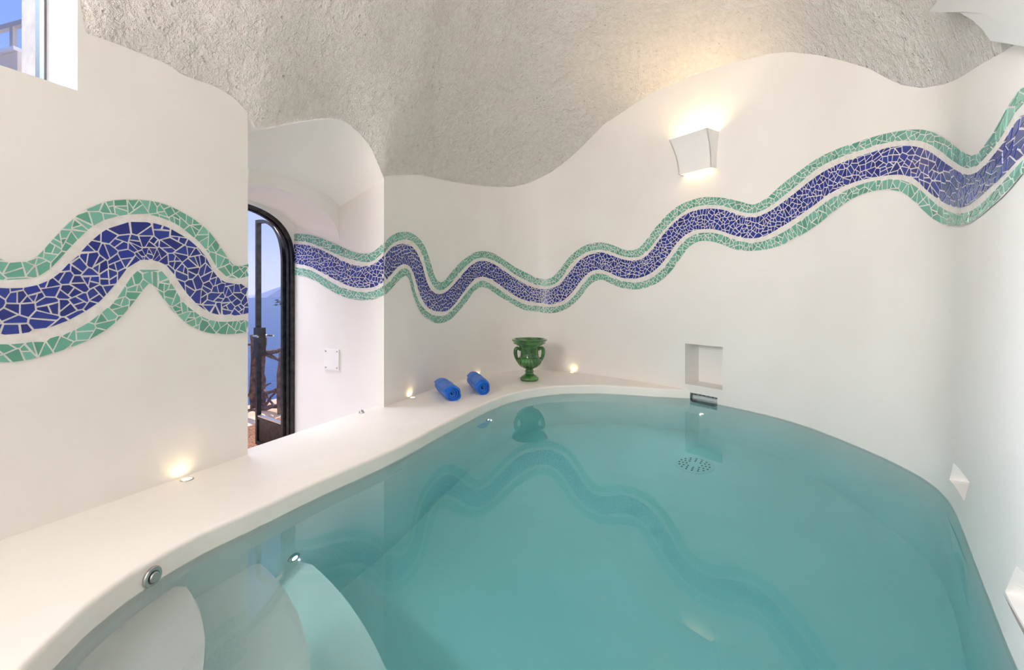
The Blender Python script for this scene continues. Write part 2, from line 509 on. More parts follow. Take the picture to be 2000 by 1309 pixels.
# every face looks into the room
wb.f = [f if ((wb.v[f[1]] - wb.v[f[0]]).cross(wb.v[f[2]] - wb.v[f[0]])).dot(bnorm(wbs[f[0]])) > 0 else tuple(reversed(f)) for f in wb.f]
wall_back = mesh_obj('wall_back', wb.v, wb.f, M_PLASTER, smooth=True)
wall_back.data.normals_split_custom_set_from_vertices([tuple(bnorm(x)) for x in wbs]); tag(wall_back, 'curved white plaster wall around the pool with long mosaic wave', kind='structure')
for d in DIA:
    q = MB(); l, t, r, b_ = d
    for m_ in (t, b_):
        g = (m_[0] - l[0]) / (r[0] - l[0]); fs = [g * k / 5 for k in range(5)] + [g + (1 - g) * k / 5 for k in range(6)]
        rowe = []; rowc = []
        for f in fs:
            if f <= g: rowe.append((l[0] + (m_[0] - l[0]) * f / g, l[1] + (m_[1] - l[1]) * f / g))
            else: rowe.append((m_[0] + (r[0] - m_[0]) * (f - g) / (1 - g), m_[1] + (r[1] - m_[1]) * (f - g) / (1 - g)))
            rowc.append((l[0] + (r[0] - l[0]) * f, l[1] + (r[1] - l[1]) * f, -.075 * min(1, 2.2 * math.sin(math.pi * f))))
        q.grid([[bpt(*p) for p in rowe], [bpt(*p) for p in rowc]])
    q.obj('lozenge_recess', M_PLASTER, wall_back)
# square niche
q = MB(); a, b = NI; dn = .175
nn = bnorm((a + b) / 2)
def nip(s, z, d): return bxy(s) - nn * d + Vector((0, 0, z))
za, zb = NIZ
q.quad(nip(a, za, 0), nip(a, zb, 0), nip(a, zb, dn), nip(a, za, dn)); q.quad(nip(b, za, 0), nip(b, zb, 0), nip(b, zb, dn), nip(b, za, dn))
q.quad(nip(a, za, 0), nip(b, za, 0), nip(b, za, dn), nip(a, za, dn)); q.quad(nip(a, zb, 0), nip(b, zb, 0), nip(b, zb, dn), nip(a, zb, dn))
q.quad(nip(a, za, dn), nip(b, za, dn), nip(b, zb, dn), nip(a, zb, dn)); q.obj('niche_lining', M_PLASTER, wall_back)

# walls behind the photographer: splayed one with an opening added to admit light, straight one
q = MB(); SPB = SPA + SPE * 1.58; oz = (.25, 1.95)
for a, b, z0, z1 in ((0, .10, -.02, 2.5), (1.34, 1.58, -.02, 2.5), (.10, 1.34, -.02, oz[0]), (.10, 1.34, oz[1], 2.5)):
    pa, pb = SPA + SPE * a, SPA + SPE * b; k = Vector((0, 0, 1)); q.quad(pa + k * z0, pb + k * z0, pb + k * z1, pa + k * z1)
for a in (.10, 1.34):
    p = SPA + SPE * a; k = Vector((0, 0, 1)); q.quad(p + k * oz[0], p - _d * .3 + k * oz[0], p - _d * .3 + k * oz[1], p + k * oz[1])
for z in oz:
    pa, pb = SPA + SPE * .10, SPA + SPE * 1.34; k = Vector((0, 0, z)); q.quad(pa + k, pb + k, pb - _d * .3 + k, pa - _d * .3 + k)
q.quad((SPB.x, -1.5, -.02), (.78, -1.5, -.02), (.78, -1.5, 2.5), (SPB.x, -1.5, 2.5))
wr = q.obj('unseen_wall_rear', M_STONE); tag(wr, 'unseen stone wall with a wide opening added for light behind the viewpoint', kind='structure')  # dark stone given to this unseen wall so it bounces less light

# ------------------------------------------------------------------ rough vault
ring = []
for Y in np.arange(-1.5, P2.y - .001, .03):
    p = lw(Y) + N * .006; ring.append((p.x, p.y, top_left(Y)))
for s in np.arange(0, BS[-1], .03):
    p = bxy(s) - bnorm(s) * .006; ring.append((p.x, p.y, top_back(s)))
for x in np.arange(.74, -2.62, -.04):
    ring.append((x, -1.52, 1.9))
CEN = Vector((.12, 1.45, 2.95)); rows = []
T = [0, .006, .015, .03, .05, .075, .105, .14, .18, .225, .275, .33, .39, .45, .52, .59, .66, .73, .81, .88, .95]
rz = np.array([r_[2] for r_ in ring]); nr_ = len(ring)
fft = np.fft.rfft(rz); fq = np.fft.rfftfreq(nr_)
for t in T:
    g = math.sin(math.pi / 2 * t) ** .80
    sg = 34 * min(1, t * 2.2)          # the lunettes melt into one dome towards the crown
    zr = np.fft.irfft(fft * np.exp(-2 * (math.pi * fq * sg) ** 2), nr_)
    row = []
    for (x, y, z0), z in zip(ring, zr):
        zz = z + (CEN.z - z) * g
        if 0 < t:
            zz += .014 * min(1, t * 12) * (math.sin(x * 7 + y * 3) * math.sin(y * 6.1 - x * 2.2))
        row.append(Vector((x + (CEN.x - x) * t, y + (CEN.y - y) * t, float(zz))))
    rows.append(row)
q = MB(); q.grid(rows, True)
b0 = len(q.v); q.v.append(CEN.copy()); n = len(ring); l0 = (len(T) - 1) * n
for j in range(n): q.f.append((l0 + j, l0 + (j + 1) % n, b0))
vault = q.obj('ceiling', M_VAULT, smooth=True, auto=180); tag(vault, 'rough stucco vaulted ceiling', kind='structure')

# smooth plaster rib where the vault ends at the upper right
def ray(px, py, Y): return Vector(((px - CX) / F * Y, Y, CAMZ - (py - HY) / F * Y))
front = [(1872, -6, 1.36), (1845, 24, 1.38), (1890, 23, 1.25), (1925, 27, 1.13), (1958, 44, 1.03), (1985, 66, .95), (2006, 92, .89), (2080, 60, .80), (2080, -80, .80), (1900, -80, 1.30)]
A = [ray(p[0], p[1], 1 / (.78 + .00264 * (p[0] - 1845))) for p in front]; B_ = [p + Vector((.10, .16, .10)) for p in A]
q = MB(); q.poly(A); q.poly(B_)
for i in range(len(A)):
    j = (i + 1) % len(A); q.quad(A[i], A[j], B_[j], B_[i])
tr = q.obj('trim_1', simple('shade_toned_plaster', (.56, .57, .56), .6)); tag(tr, 'smooth plaster rib, its shade put into the grey, at the edge of the rough vault, upper right', kind='structure')  # grey base colour stands in for the shade on this rib

# ------------------------------------------------------------------ doorway passage through the thick left wall
DA, DB = .36, .76
FLOOR = -.46


def outer_arch(s): x = (s - NW / 2) / (NW / 2); return 1.285 + .118 * math.sqrt(max(0, 1 - .97 * x * x)) - .118 * math.sqrt(.03)
def inner_arch(s): x = min(1, abs((s - NW / 2) / (NW / 2))); return 1.06 + .245 * math.sqrt(max(0, 1 - x * x))
def end_arch(s): x = min(1, abs((s - NW / 2) / (NW / 2))); return 1.17 + .13 * math.sqrt(max(0, 1 - x * x))
def frame_arch(s, k=0.):
    hw = NW / 2 - k; x = min(1, abs((s - NW / 2) / hw)); return .93 + (.346 - k) * (1 - x ** 2.5) ** (1 / 2.5)


SS = [NW / 2 - NW / 2 * math.cos(math.pi * i / 40) for i in range(41)]
wp = MB()
K = [0, .12, .24, DA]
wp.grid([[lp(s, d, max(top_left(P1.y + s * U.y), 1.38) * (1 - d / DA) + outer_arch(s) * d / DA) for s in SS] for d in K])
wp.grid([[lp(s, DA, outer_arch(s)) for s in SS], [lp(s, DA, inner_arch(s)) for s in SS]])
wp.grid([[lp(s, DA + (DB - DA) * k / 3, inner_arch(s) * (1 - k / 3) + end_arch(s) * k / 3) for s in SS] for k in range(4)])
wp.grid([[lp(s, DB, end_arch(s)) for s in SS], [lp(s, DB, frame_arch(s) + .001) for s in SS]])
for s in (0, NW):
    z1 = max(top_left(P1.y + s * U.y), 1.38); z2 = inner_arch(0)
    wp.quad(lp(s, 0, FLOOR), lp(s, DA, FLOOR), lp(s, DA, outer_arch(0)), lp(s, 0, z1))
    wp.quad(lp(s, DA, FLOOR), lp(s, DB, FLOOR), lp(s, DB, end_arch(0)), lp(s, DA, z2))
    wp.quad(lp(s, DB, FLOOR), lp(s, DB + .06, FLOOR), lp(s, DB + .06, .935), lp(s, DB, .935))
wall_passage = wp.obj('wall_passage', M_PLASTER, auto=25); tag(wall_passage, 'white arched passage lining between pool room and terrace door', kind='structure')
q = MB(); q.box(lp(NW / 2, .45, FLOOR - .02), U * NW / 2, N * .42, Vector((0, 0, .02))); fl = q.obj('floor_passage', M_DECK)
tag(fl, 'lower pale floor of the passage behind the deck', kind='structure')

# ------------------------------------------------------------------ pool outline, deck, basin, water
EDGE = [(.55, .44), (.2, .28), (-.15, .26), (-.5, .36), (-.74, .53), (-.87, .70), (-.920, .863), (-.946, .969), (-.962, 1.061), (-.963, 1.15), (-.948, 1.255), (-.912, 1.376), (-.86, 1.48), (-.757, 1.703), (-.556, 2.086),
        (-.3486, 2.60), (-.205, 2.95), (-.09, 3.18), (.02, 3.34), (.14, 3.46), (.317, 3.565), (.52, 3.61), (.7217, 3.605), (.92, 3.55), (1.083, 3.495), (1.22, 3.46), (1.328, 3.437)]
ED = catmull(EDGE, .03)
# wall part of the outline
sJ0 = float(np.interp(0, [0], [0]))
dists = np.linalg.norm(BW - np.array(EDGE[-1]), axis=1); iJ = int(np.argmin(dists))
iE = int(np.argmin(np.linalg.norm(BW - np.array((.90, .73)), axis=1)))
WALLPART = BW[iJ:iE + 1:1]
sJ, sE = BS[iJ], BS[iE]
tail = catmull([(WALLPART[-1][0], WALLPART[-1][1]), (.76, .58), EDGE[0]], .04)[1:-1]
RIM = [Vector((p[0], p[1], 0)) for p in ED]          # free edge of the deck
TAIL = [Vector((p[0], p[1], 0)) for p in tail]
RIMALL = TAIL + RIM


def offs(pts, d, closed=False):
    o_ = []
    for i, p in enumerate(pts):
        a = pts[i - 1] if (i or closed) else p; b = pts[(i + 1) % len(pts)] if (i + 1 < len(pts) or closed) else p
        t = (b - a).normalized(); o_.append(p + Vector((-t.y, t.x, 0)) * d)
    return o_


# deck: going along the rim with the pool on the right hand, +offset is away from the pool
dk = MB(); rr = .014
arc = [(rr, 0.0)] + [(rr * (1 - math.sin(a)), -rr * (1 - math.cos(a))) for a in (math.pi / 8, math.pi / 4, 3 * math.pi / 8)] + [(0, -rr)] + [(0, WBOT)]
rws = []
for d, z in arc:
    rws.append([p + Vector((0, 0, z)) for p in offs(RIMALL, d)])
sgn = 1
# make sure the offset points away from the pool centre
cen = Vector((.35, 2.0, 0))
if (offs(RIMALL, .1)[len(TAIL) + 40] - cen).length < (RIMALL[len(TAIL) + 40] - cen).length:
    sgn = -1; rws = [[p + Vector((0, 0, z)) for p in offs(RIMALL, -d)] for d, z in arc]
dk.grid(rws)
outerdeck = [lw(Y) + N * .01 for Y in np.arange(-1.5, P1.y, .25)] + [lp(0, .01), lp(0, .07), lp(NW, .07), lp(NW, .01)]
outerdeck += [bxy(s) - bnorm(s) * .01 for s in np.arange(.02, sJ + .02, .04)]
near = [Vector((BW[i][0], BW[i][1], 0)) for i in range(iE, len(BW), 4)] + [Vector((.78, -1.5, 0))]
poly = outerdeck + list(reversed(rws[0])) + near
dk.poly(poly)
dk.quad(lp(0, .07, 0), lp(NW, .07, 0), lp(NW, .07, FLOOR), lp(0, .07, FLOOR))
deck = dk.obj('floor', M_DECK, auto=50); tag(deck, 'pale microcement pool deck with rounded edge', kind='structure')

WP = [Vector((p[0], p[1], 0)) for p in WALLPART]
OUT = RIM + WP[1:] + TAIL               # closed outline
ba = MB(); ZF = ZW - DEPTH


def in_sk(p):
    i = int(np.argmin(np.linalg.norm(BW - np.array((p.x, p.y)), axis=1)))
    return SKP[0] - .001 <= BS[i] <= SKP[1] + .001 and np.linalg.norm(BW[i] - np.array((p.x, p.y))) < .01


top = [Vector((p.x, p.y, SKZ[0] if in_sk(p) else WBOT + .001)) for p in OUT]
mid2 = [Vector((p.x, p.y, -.4)) for p in OUT]; low = [Vector((p.x, p.y, ZF)) for p in OUT]
ba.grid([top, mid2, low], True)
ba.poly([Vector((p.x, p.y, ZF)) for p in OUT])
basin = ba.obj('pool_basin', M_POOL, auto=40); tag(basin, 'pale plastered pool basin sunk below the deck', kind='structure')

# skimmer mouth is built further down; the water also stands in it
WO = []
og = offs(OUT, .012 * sgn, True)
for p, o_ in zip(OUT, og):
    WO.append(o_ + (o_ - p).normalized() * .085 if in_sk(p) else o_)
wa = MB()
zb_ = ZF - .02
wa.poly([Vector((p.x, p.y, ZW)) for p in WO]); wa.poly([Vector((p.x, p.y, zb_)) for p in WO])
wa.grid([[Vector((p.x, p.y, ZW)) for p in WO], [Vector((p.x, p.y, zb_)) for p in WO]], True)
water = wa.obj('pool_water', M_WATER); tag(water, 'still clear turquoise water filling the oval pool', 'water', kind='stuff')


def under(px, py, depth):
    """plan point at a given depth under the water that is seen at (px, py) through the refracting surface"""
    Y = (CAMZ - ZW) * F / (py - HY); X = (px - CX) / F * Y; h = math.hypot(X, Y)
    st_ = math.sin(math.atan2(h, CAMZ - ZW)) / 1.333; t2 = st_ / math.sqrt(1 - st_ * st_)
    k = (h + depth * t2) / h; return Vector((X * k, Y * k, ZW - depth))


def circle_fit(pts):
    Am = np.array([[p.x, p.y, 1] for p in pts]); bv = np.array([-(p.x ** 2 + p.y ** 2) for p in pts])
    a, b, c = np.linalg.lstsq(Am, bv, rcond=None)[0]
    return -a / 2, -b / 2, math.sqrt(max(1e-6, a * a / 4 + b * b / 4 - c))


def inside(p):
    c = False; n = len(OUT); j = n - 1
    for i in range(n):
        a, b = OUT[i], OUT[j]
        if (a.y > p.y) != (b.y > p.y) and p.x < (b.x - a.x) * (p.y - a.y) / (b.y - a.y) + a.x: c = not c
        j = i
    return c


STEPS = [(.10, [(357, 1139), (378, 1168), (394, 1205), (400, 1250), (396, 1309)]),
         (.25, [(556, 1152), (573, 1180), (590, 1222), (602, 1270), (607, 1309)]),
         (.43, [(610, 1104), (658, 1148), (690, 1192), (722, 1245), (756, 1309)])]
OA = np.array([(p.x, p.y) for p in OUT])
for dep, pts in STEPS:
    cx_, cy_, r_ = circle_fit([under(*p, dep) for p in pts])
    print('step', dep, cx_, cy_, r_)
    circ = [Vector((cx_ + r_ * math.cos(2 * math.pi * k / 160), cy_ + r_ * math.sin(2 * math.pi * k / 160), 0)) for k in range(160)]
    ins = [inside(p) for p in circ]
    k0 = max(range(160), key=lambda k: next((m for m in range(160) if not ins[(k + m) % 160]), 160) if not ins[k - 1] else -1)
    arc_ = []; m = 0
    while ins[(k0 + m) % 160] and m < 160: arc_.append(circ[(k0 + m) % 160]); m += 1
    near_i = lambda p: int(np.argmin((OA[:, 0] - p.x) ** 2 + (OA[:, 1] - p.y) ** 2))
    ia, ib = near_i(arc_[-1]), near_i(arc_[0]); nO = len(OUT)
    fw = [OUT[(ia + k) % nO] for k in range((ib - ia) % nO + 1)]; bk = [OUT[(ia - k) % nO] for k in range((ia - ib) % nO + 1)]
    cc = Vector((cx_, cy_, 0)); md = lambda L_: sum((p - cc).length for p in L_) / len(L_)
    side = fw if len(fw) < len(bk) else bk
    loop = arc_ + [p.copy() for p in side]
    q = MB(); zt = ZW - dep
    q.poly([Vector((p.x, p.y, zt)) for p in loop])
    q.grid([[Vector((p.x, p.y, zt)) for p in loop], [Vector((p.x, p.y, ZF + .001)) for p in loop]], True)
    q.obj('step', M_POOL, basin, auto=40)

# ------------------------------------------------------------------ mosaic wave
def Z(scale, ox, oy, pts): return [(ox + x / scale, oy + y / scale) for x, y in pts]


ML = {  # left wall
    'G1o': [(0, 500), (40, 535), (75, 540), (150, 530), (230, 515), (280, 480), (340, 415), (420, 325), (520, 225), (620, 150), (740, 100), (850, 78), (960, 75), (1080, 82), (1200, 110), (1320, 165), (1430, 230), (1520, 305), (1580, 380), (1640, 470), (1680, 530), (1720, 560), (1815, 545)],
    'G1i': [(0, 662), (150, 660), (270, 640), (350, 590), (440, 500), (520, 410), (620, 310), (720, 240), (830, 200), (950, 182), (1080, 188), (1200, 215), (1310, 270), (1400, 340), (1470, 400), (1530, 480), (1580, 570), (1640, 635), (1720, 650), (1815, 635)],
    'Bu': [(0, 725), (150, 722), (300, 690), (420, 620), (510, 530), (590, 455), (650, 390), (760, 300), (860, 255), (980, 235), (1080, 240), (1180, 262), (1290, 315), (1380, 370), (1450, 435), (1510, 510), (1560, 610), (1620, 670), (1700, 690), (1815, 685)],
    'Bl': [(0, 1065), (150, 1055), (330, 1015), (480, 965), (600, 900), (700, 840), (790, 750), (870, 650), (930, 570), (1000, 520), (1100, 518), (1200, 545), (1260, 610), (1310, 690), (1370, 770), (1440, 845), (1530, 900), (1620, 920), (1700, 922), (1815, 905)],
    'G2i': [(0, 1135), (150, 1125), (320, 1098), (480, 1055), (620, 990), (750, 890), (850, 800), (920, 690), (980, 610), (1050, 570), (1100, 565), (1180, 595), (1230, 660), (1280, 740), (1330, 820), (1410, 890), (1500, 945), (1600, 967), (1700, 965), (1815, 950)],
    'G2o': [(0, 1265), (130, 1258), (300, 1220), (480, 1165), (650, 1100), (800, 1005), (920, 890), (1000, 790), (1060, 710), (1090, 680), (1130, 720), (1190, 800), (1260, 890), (1340, 965), (1430, 1020), (1530, 1050), (1640, 1058), (1730, 1055), (1815, 1040)]}
ML = {k: Z(3.74, 0, 370, v) for k, v in ML.items()}
MJ = {  # door passage
    'G1o': [(60, 98), (150, 105), (260, 135), (370, 180), (470, 225), (545, 243), (610, 240), (650, 215), (698, 170)],
    'G1i': [(60, 150), (150, 160), (260, 200), (370, 250), (470, 285), (560, 303), (620, 300), (660, 270), (698, 235)],
    'Bu': [(60, 175), (150, 180), (260, 220), (370, 275), (470, 320), (560, 335), (620, 325), (660, 300), (698, 265)],
    'Bl': [(60, 315), (150, 330), (260, 380), (370, 440), (470, 480), (560, 492), (630, 485), (698, 450)],
    'G2i': [(60, 340), (150, 355), (260, 410), (370, 475), (470, 510), (560, 522), (640, 510), (698, 480)],
    'G2o': [(60, 395), (150, 410), (260, 470), (370, 535), (470, 570), (560, 580), (640, 570), (698, 545)]}
MJ = {k: Z(3.704, 560, 430, v) for k, v in MJ.items()}
a_ = {
    'G1o': [(698, 170), (740, 125), (790, 95), (840, 85), (900, 95), (950, 130), (990, 180), (1020, 250), (1045, 330), (1070, 410), (1100, 450), (1130, 445), (1180, 390), (1240, 320), (1300, 270), (1360, 235), (1420, 225), (1480, 235), (1560, 280), (1650, 340), (1750, 390)],
    'G1i': [(698, 235), (740, 190), (790, 155), (850, 140), (900, 150), (945, 190), (975, 240), (1000, 320), (1025, 410), (1055, 470), (1090, 505), (1140, 498), (1190, 455), (1250, 380), (1310, 320), (1370, 280), (1430, 272), (1490, 290), (1570, 335), (1660, 400), (1760, 450)],
    'Bu': [(698, 265), (740, 215), (790, 180), (850, 172), (895, 185), (930, 220), (960, 280), (985, 350), (1005, 430), (1035, 495), (1075, 530), (1110, 535), (1150, 520), (1200, 475), (1260, 405), (1320, 340), (1380, 300), (1430, 295), (1480, 310), (1560, 360), (1650, 420), (1750, 475)],
    'Bl': [(698, 450), (740, 410), (780, 360), (820, 325), (860, 320), (895, 345), (920, 400), (945, 490), (975, 570), (1010, 625), (1060, 655), (1110, 662), (1160, 655), (1210, 610), (1260, 545), (1310, 480), (1360, 425), (1410, 410), (1460, 420), (1540, 470), (1640, 540), (1740, 585)],
    'G2i': [(698, 480), (740, 445), (790, 390), (830, 355), (860, 348), (885, 370), (905, 430), (930, 530), (960, 600), (1000, 650), (1050, 685), (1100, 695), (1160, 680), (1220, 625), (1280, 550), (1340, 480), (1380, 448), (1410, 438), (1450, 450), (1540, 505), (1640, 570), (1740, 615)],
    'G2o': [(698, 545), (740, 510), (790, 455), (830, 415), (870, 405), (885, 430), (905, 510), (935, 600), (970, 670), (1020, 715), (1080, 745), (1120, 742), (1180, 720), (1240, 660), (1300, 590), (1360, 510), (1400, 485), (1440, 490), (1520, 540), (1620, 600), (1720, 650)]}
b_ = {
    'G1o': [(0, 855), (80, 860), (130, 835), (170, 790), (220, 725), (280, 660), (350, 610), (430, 580), (500, 575), (570, 590), (650, 620), (720, 638), (790, 620), (840, 570), (900, 490), (960, 415), (1030, 345), (1110, 285), (1200, 245), (1300, 222), (1400, 222), (1500, 235), (1600, 260), (1690, 280), (1760, 250)],
    'G1i': [(0, 910), (80, 915), (150, 890), (210, 820), (270, 735), (340, 675), (420, 640), (500, 632), (580, 650), (660, 680), (740, 692), (810, 680), (870, 630), (940, 540), (1010, 455), (1090, 375), (1180, 315), (1290, 285), (1390, 282), (1490, 300), (1590, 335), (1690, 345), (1770, 320)],
    'Bu': [(0, 935), (80, 940), (160, 912), (230, 835), (290, 760), (360, 690), (430, 660), (500, 652), (580, 675), (660, 705), (740, 717), (820, 702), (890, 640), (960, 545), (1030, 460), (1100, 395), (1190, 340), (1280, 315), (1380, 310), (1490, 330), (1590, 365), (1690, 378), (1780, 350)],
    'Bl': [(0, 1045), (100, 1058), (190, 1035), (260, 975), (320, 900), (380, 830), (430, 795), (490, 788), (560, 810), (640, 845), (730, 860), (820, 845), (900, 805), (970, 740), (1030, 665), (1090, 580), (1150, 520), (1230, 480), (1320, 470), (1420, 480), (1520, 515), (1620, 540), (1720, 540)],
    'G2i': [(0, 1070), (100, 1080), (200, 1060), (280, 1000), (350, 910), (400, 850), (450, 815), (510, 820), (590, 850), (680, 880), (750, 888), (840, 875), (920, 835), (990, 770), (1050, 690), (1110, 605), (1170, 545), (1250, 505), (1330, 498), (1420, 508), (1520, 545), (1620, 572), (1720, 575)],
    'G2o': [(0, 1115), (100, 1128), (200, 1105), (280, 1055), (350, 980), (400, 915), (450, 878), (490, 865), (550, 885), (640, 925), (740, 942), (840, 930), (940, 890), (1020, 825), (1090, 740), (1150, 650), (1200, 595), (1270, 565), (1350, 565), (1430, 585), (1530, 625), (1620, 640), (1720, 638)]}
c_ = {
    'G1o': [(120, 835), (240, 745), (380, 645), (520, 575), (660, 525), (800, 480), (940, 440), (1060, 420), (1180, 412), (1260, 422), (1340, 455), (1420, 505), (1500, 565), (1560, 600), (1610, 615), (1670, 580), (1730, 505), (1790, 415), (1850, 310), (1920, 190), (2000, 85)],
    'G1i': [(120, 935), (250, 830), (400, 710), (540, 640), (680, 590), (820, 545), (960, 510), (1080, 498), (1190, 500), (1270, 525), (1350, 575), (1430, 635), (1510, 690), (1580, 712), (1640, 695), (1710, 625), (1780, 545), (1840, 460), (1890, 370), (1950, 270), (2000, 205)],
    'Bu': [(120, 980), (250, 880), (400, 765), (540, 690), (680, 635), (820, 590), (960, 550), (1080, 540), (1180, 548), (1260, 580), (1350, 640), (1440, 705), (1520, 750), (1590, 765), (1660, 735), (1740, 660), (1810, 575), (1880, 475), (1940, 380), (2000, 285)],
    'Bl': [(120, 1165), (240, 1090), (380, 990), (500, 905), (620, 845), (760, 800), (900, 775), (1000, 765), (1080, 770), (1160, 800), (1230, 870), (1300, 930), (1380, 980), (1450, 1012), (1500, 1020), (1570, 1005), (1650, 950), (1740, 870), (1830, 790), (1920, 700), (2000, 610)],
    'G2i': [(120, 1215), (250, 1130), (380, 1035), (500, 950), (620, 885), (760, 830), (900, 805), (1000, 802), (1080, 815), (1150, 850), (1230, 915), (1310, 985), (1390, 1040), (1450, 1065), (1500, 1068), (1580, 1055), (1680, 995), (1780, 900), (1880, 790), (1950, 715), (2000, 650)],
    'G2o': [(120, 1310), (200, 1270), (300, 1215), (400, 1150), (520, 1050), (640, 965), (760, 910), (880, 885), (980, 882), (1050, 900), (1110, 940), (1190, 1015), (1270, 1090), (1350, 1140), (1420, 1160), (1480, 1165), (1560, 1145), (1660, 1085), (1760, 1000), (1860, 910), (1940, 820), (2000, 745)]}
MBK = {k: Z(3.704, 560, 430, a_[k]) + [p for p in Z(4, 1050, 330, b_[k]) if p[0] > 1042] + Z(4, 1500, 150, c_[k]) for k in a_}
for k in MBK:
    pts = sorted(MBK[k]); clean = [pts[0]]
    for p in pts[1:]:
        if p[0] - clean[-1][0] > 4: clean.append(p)
    MBK[k] = clean


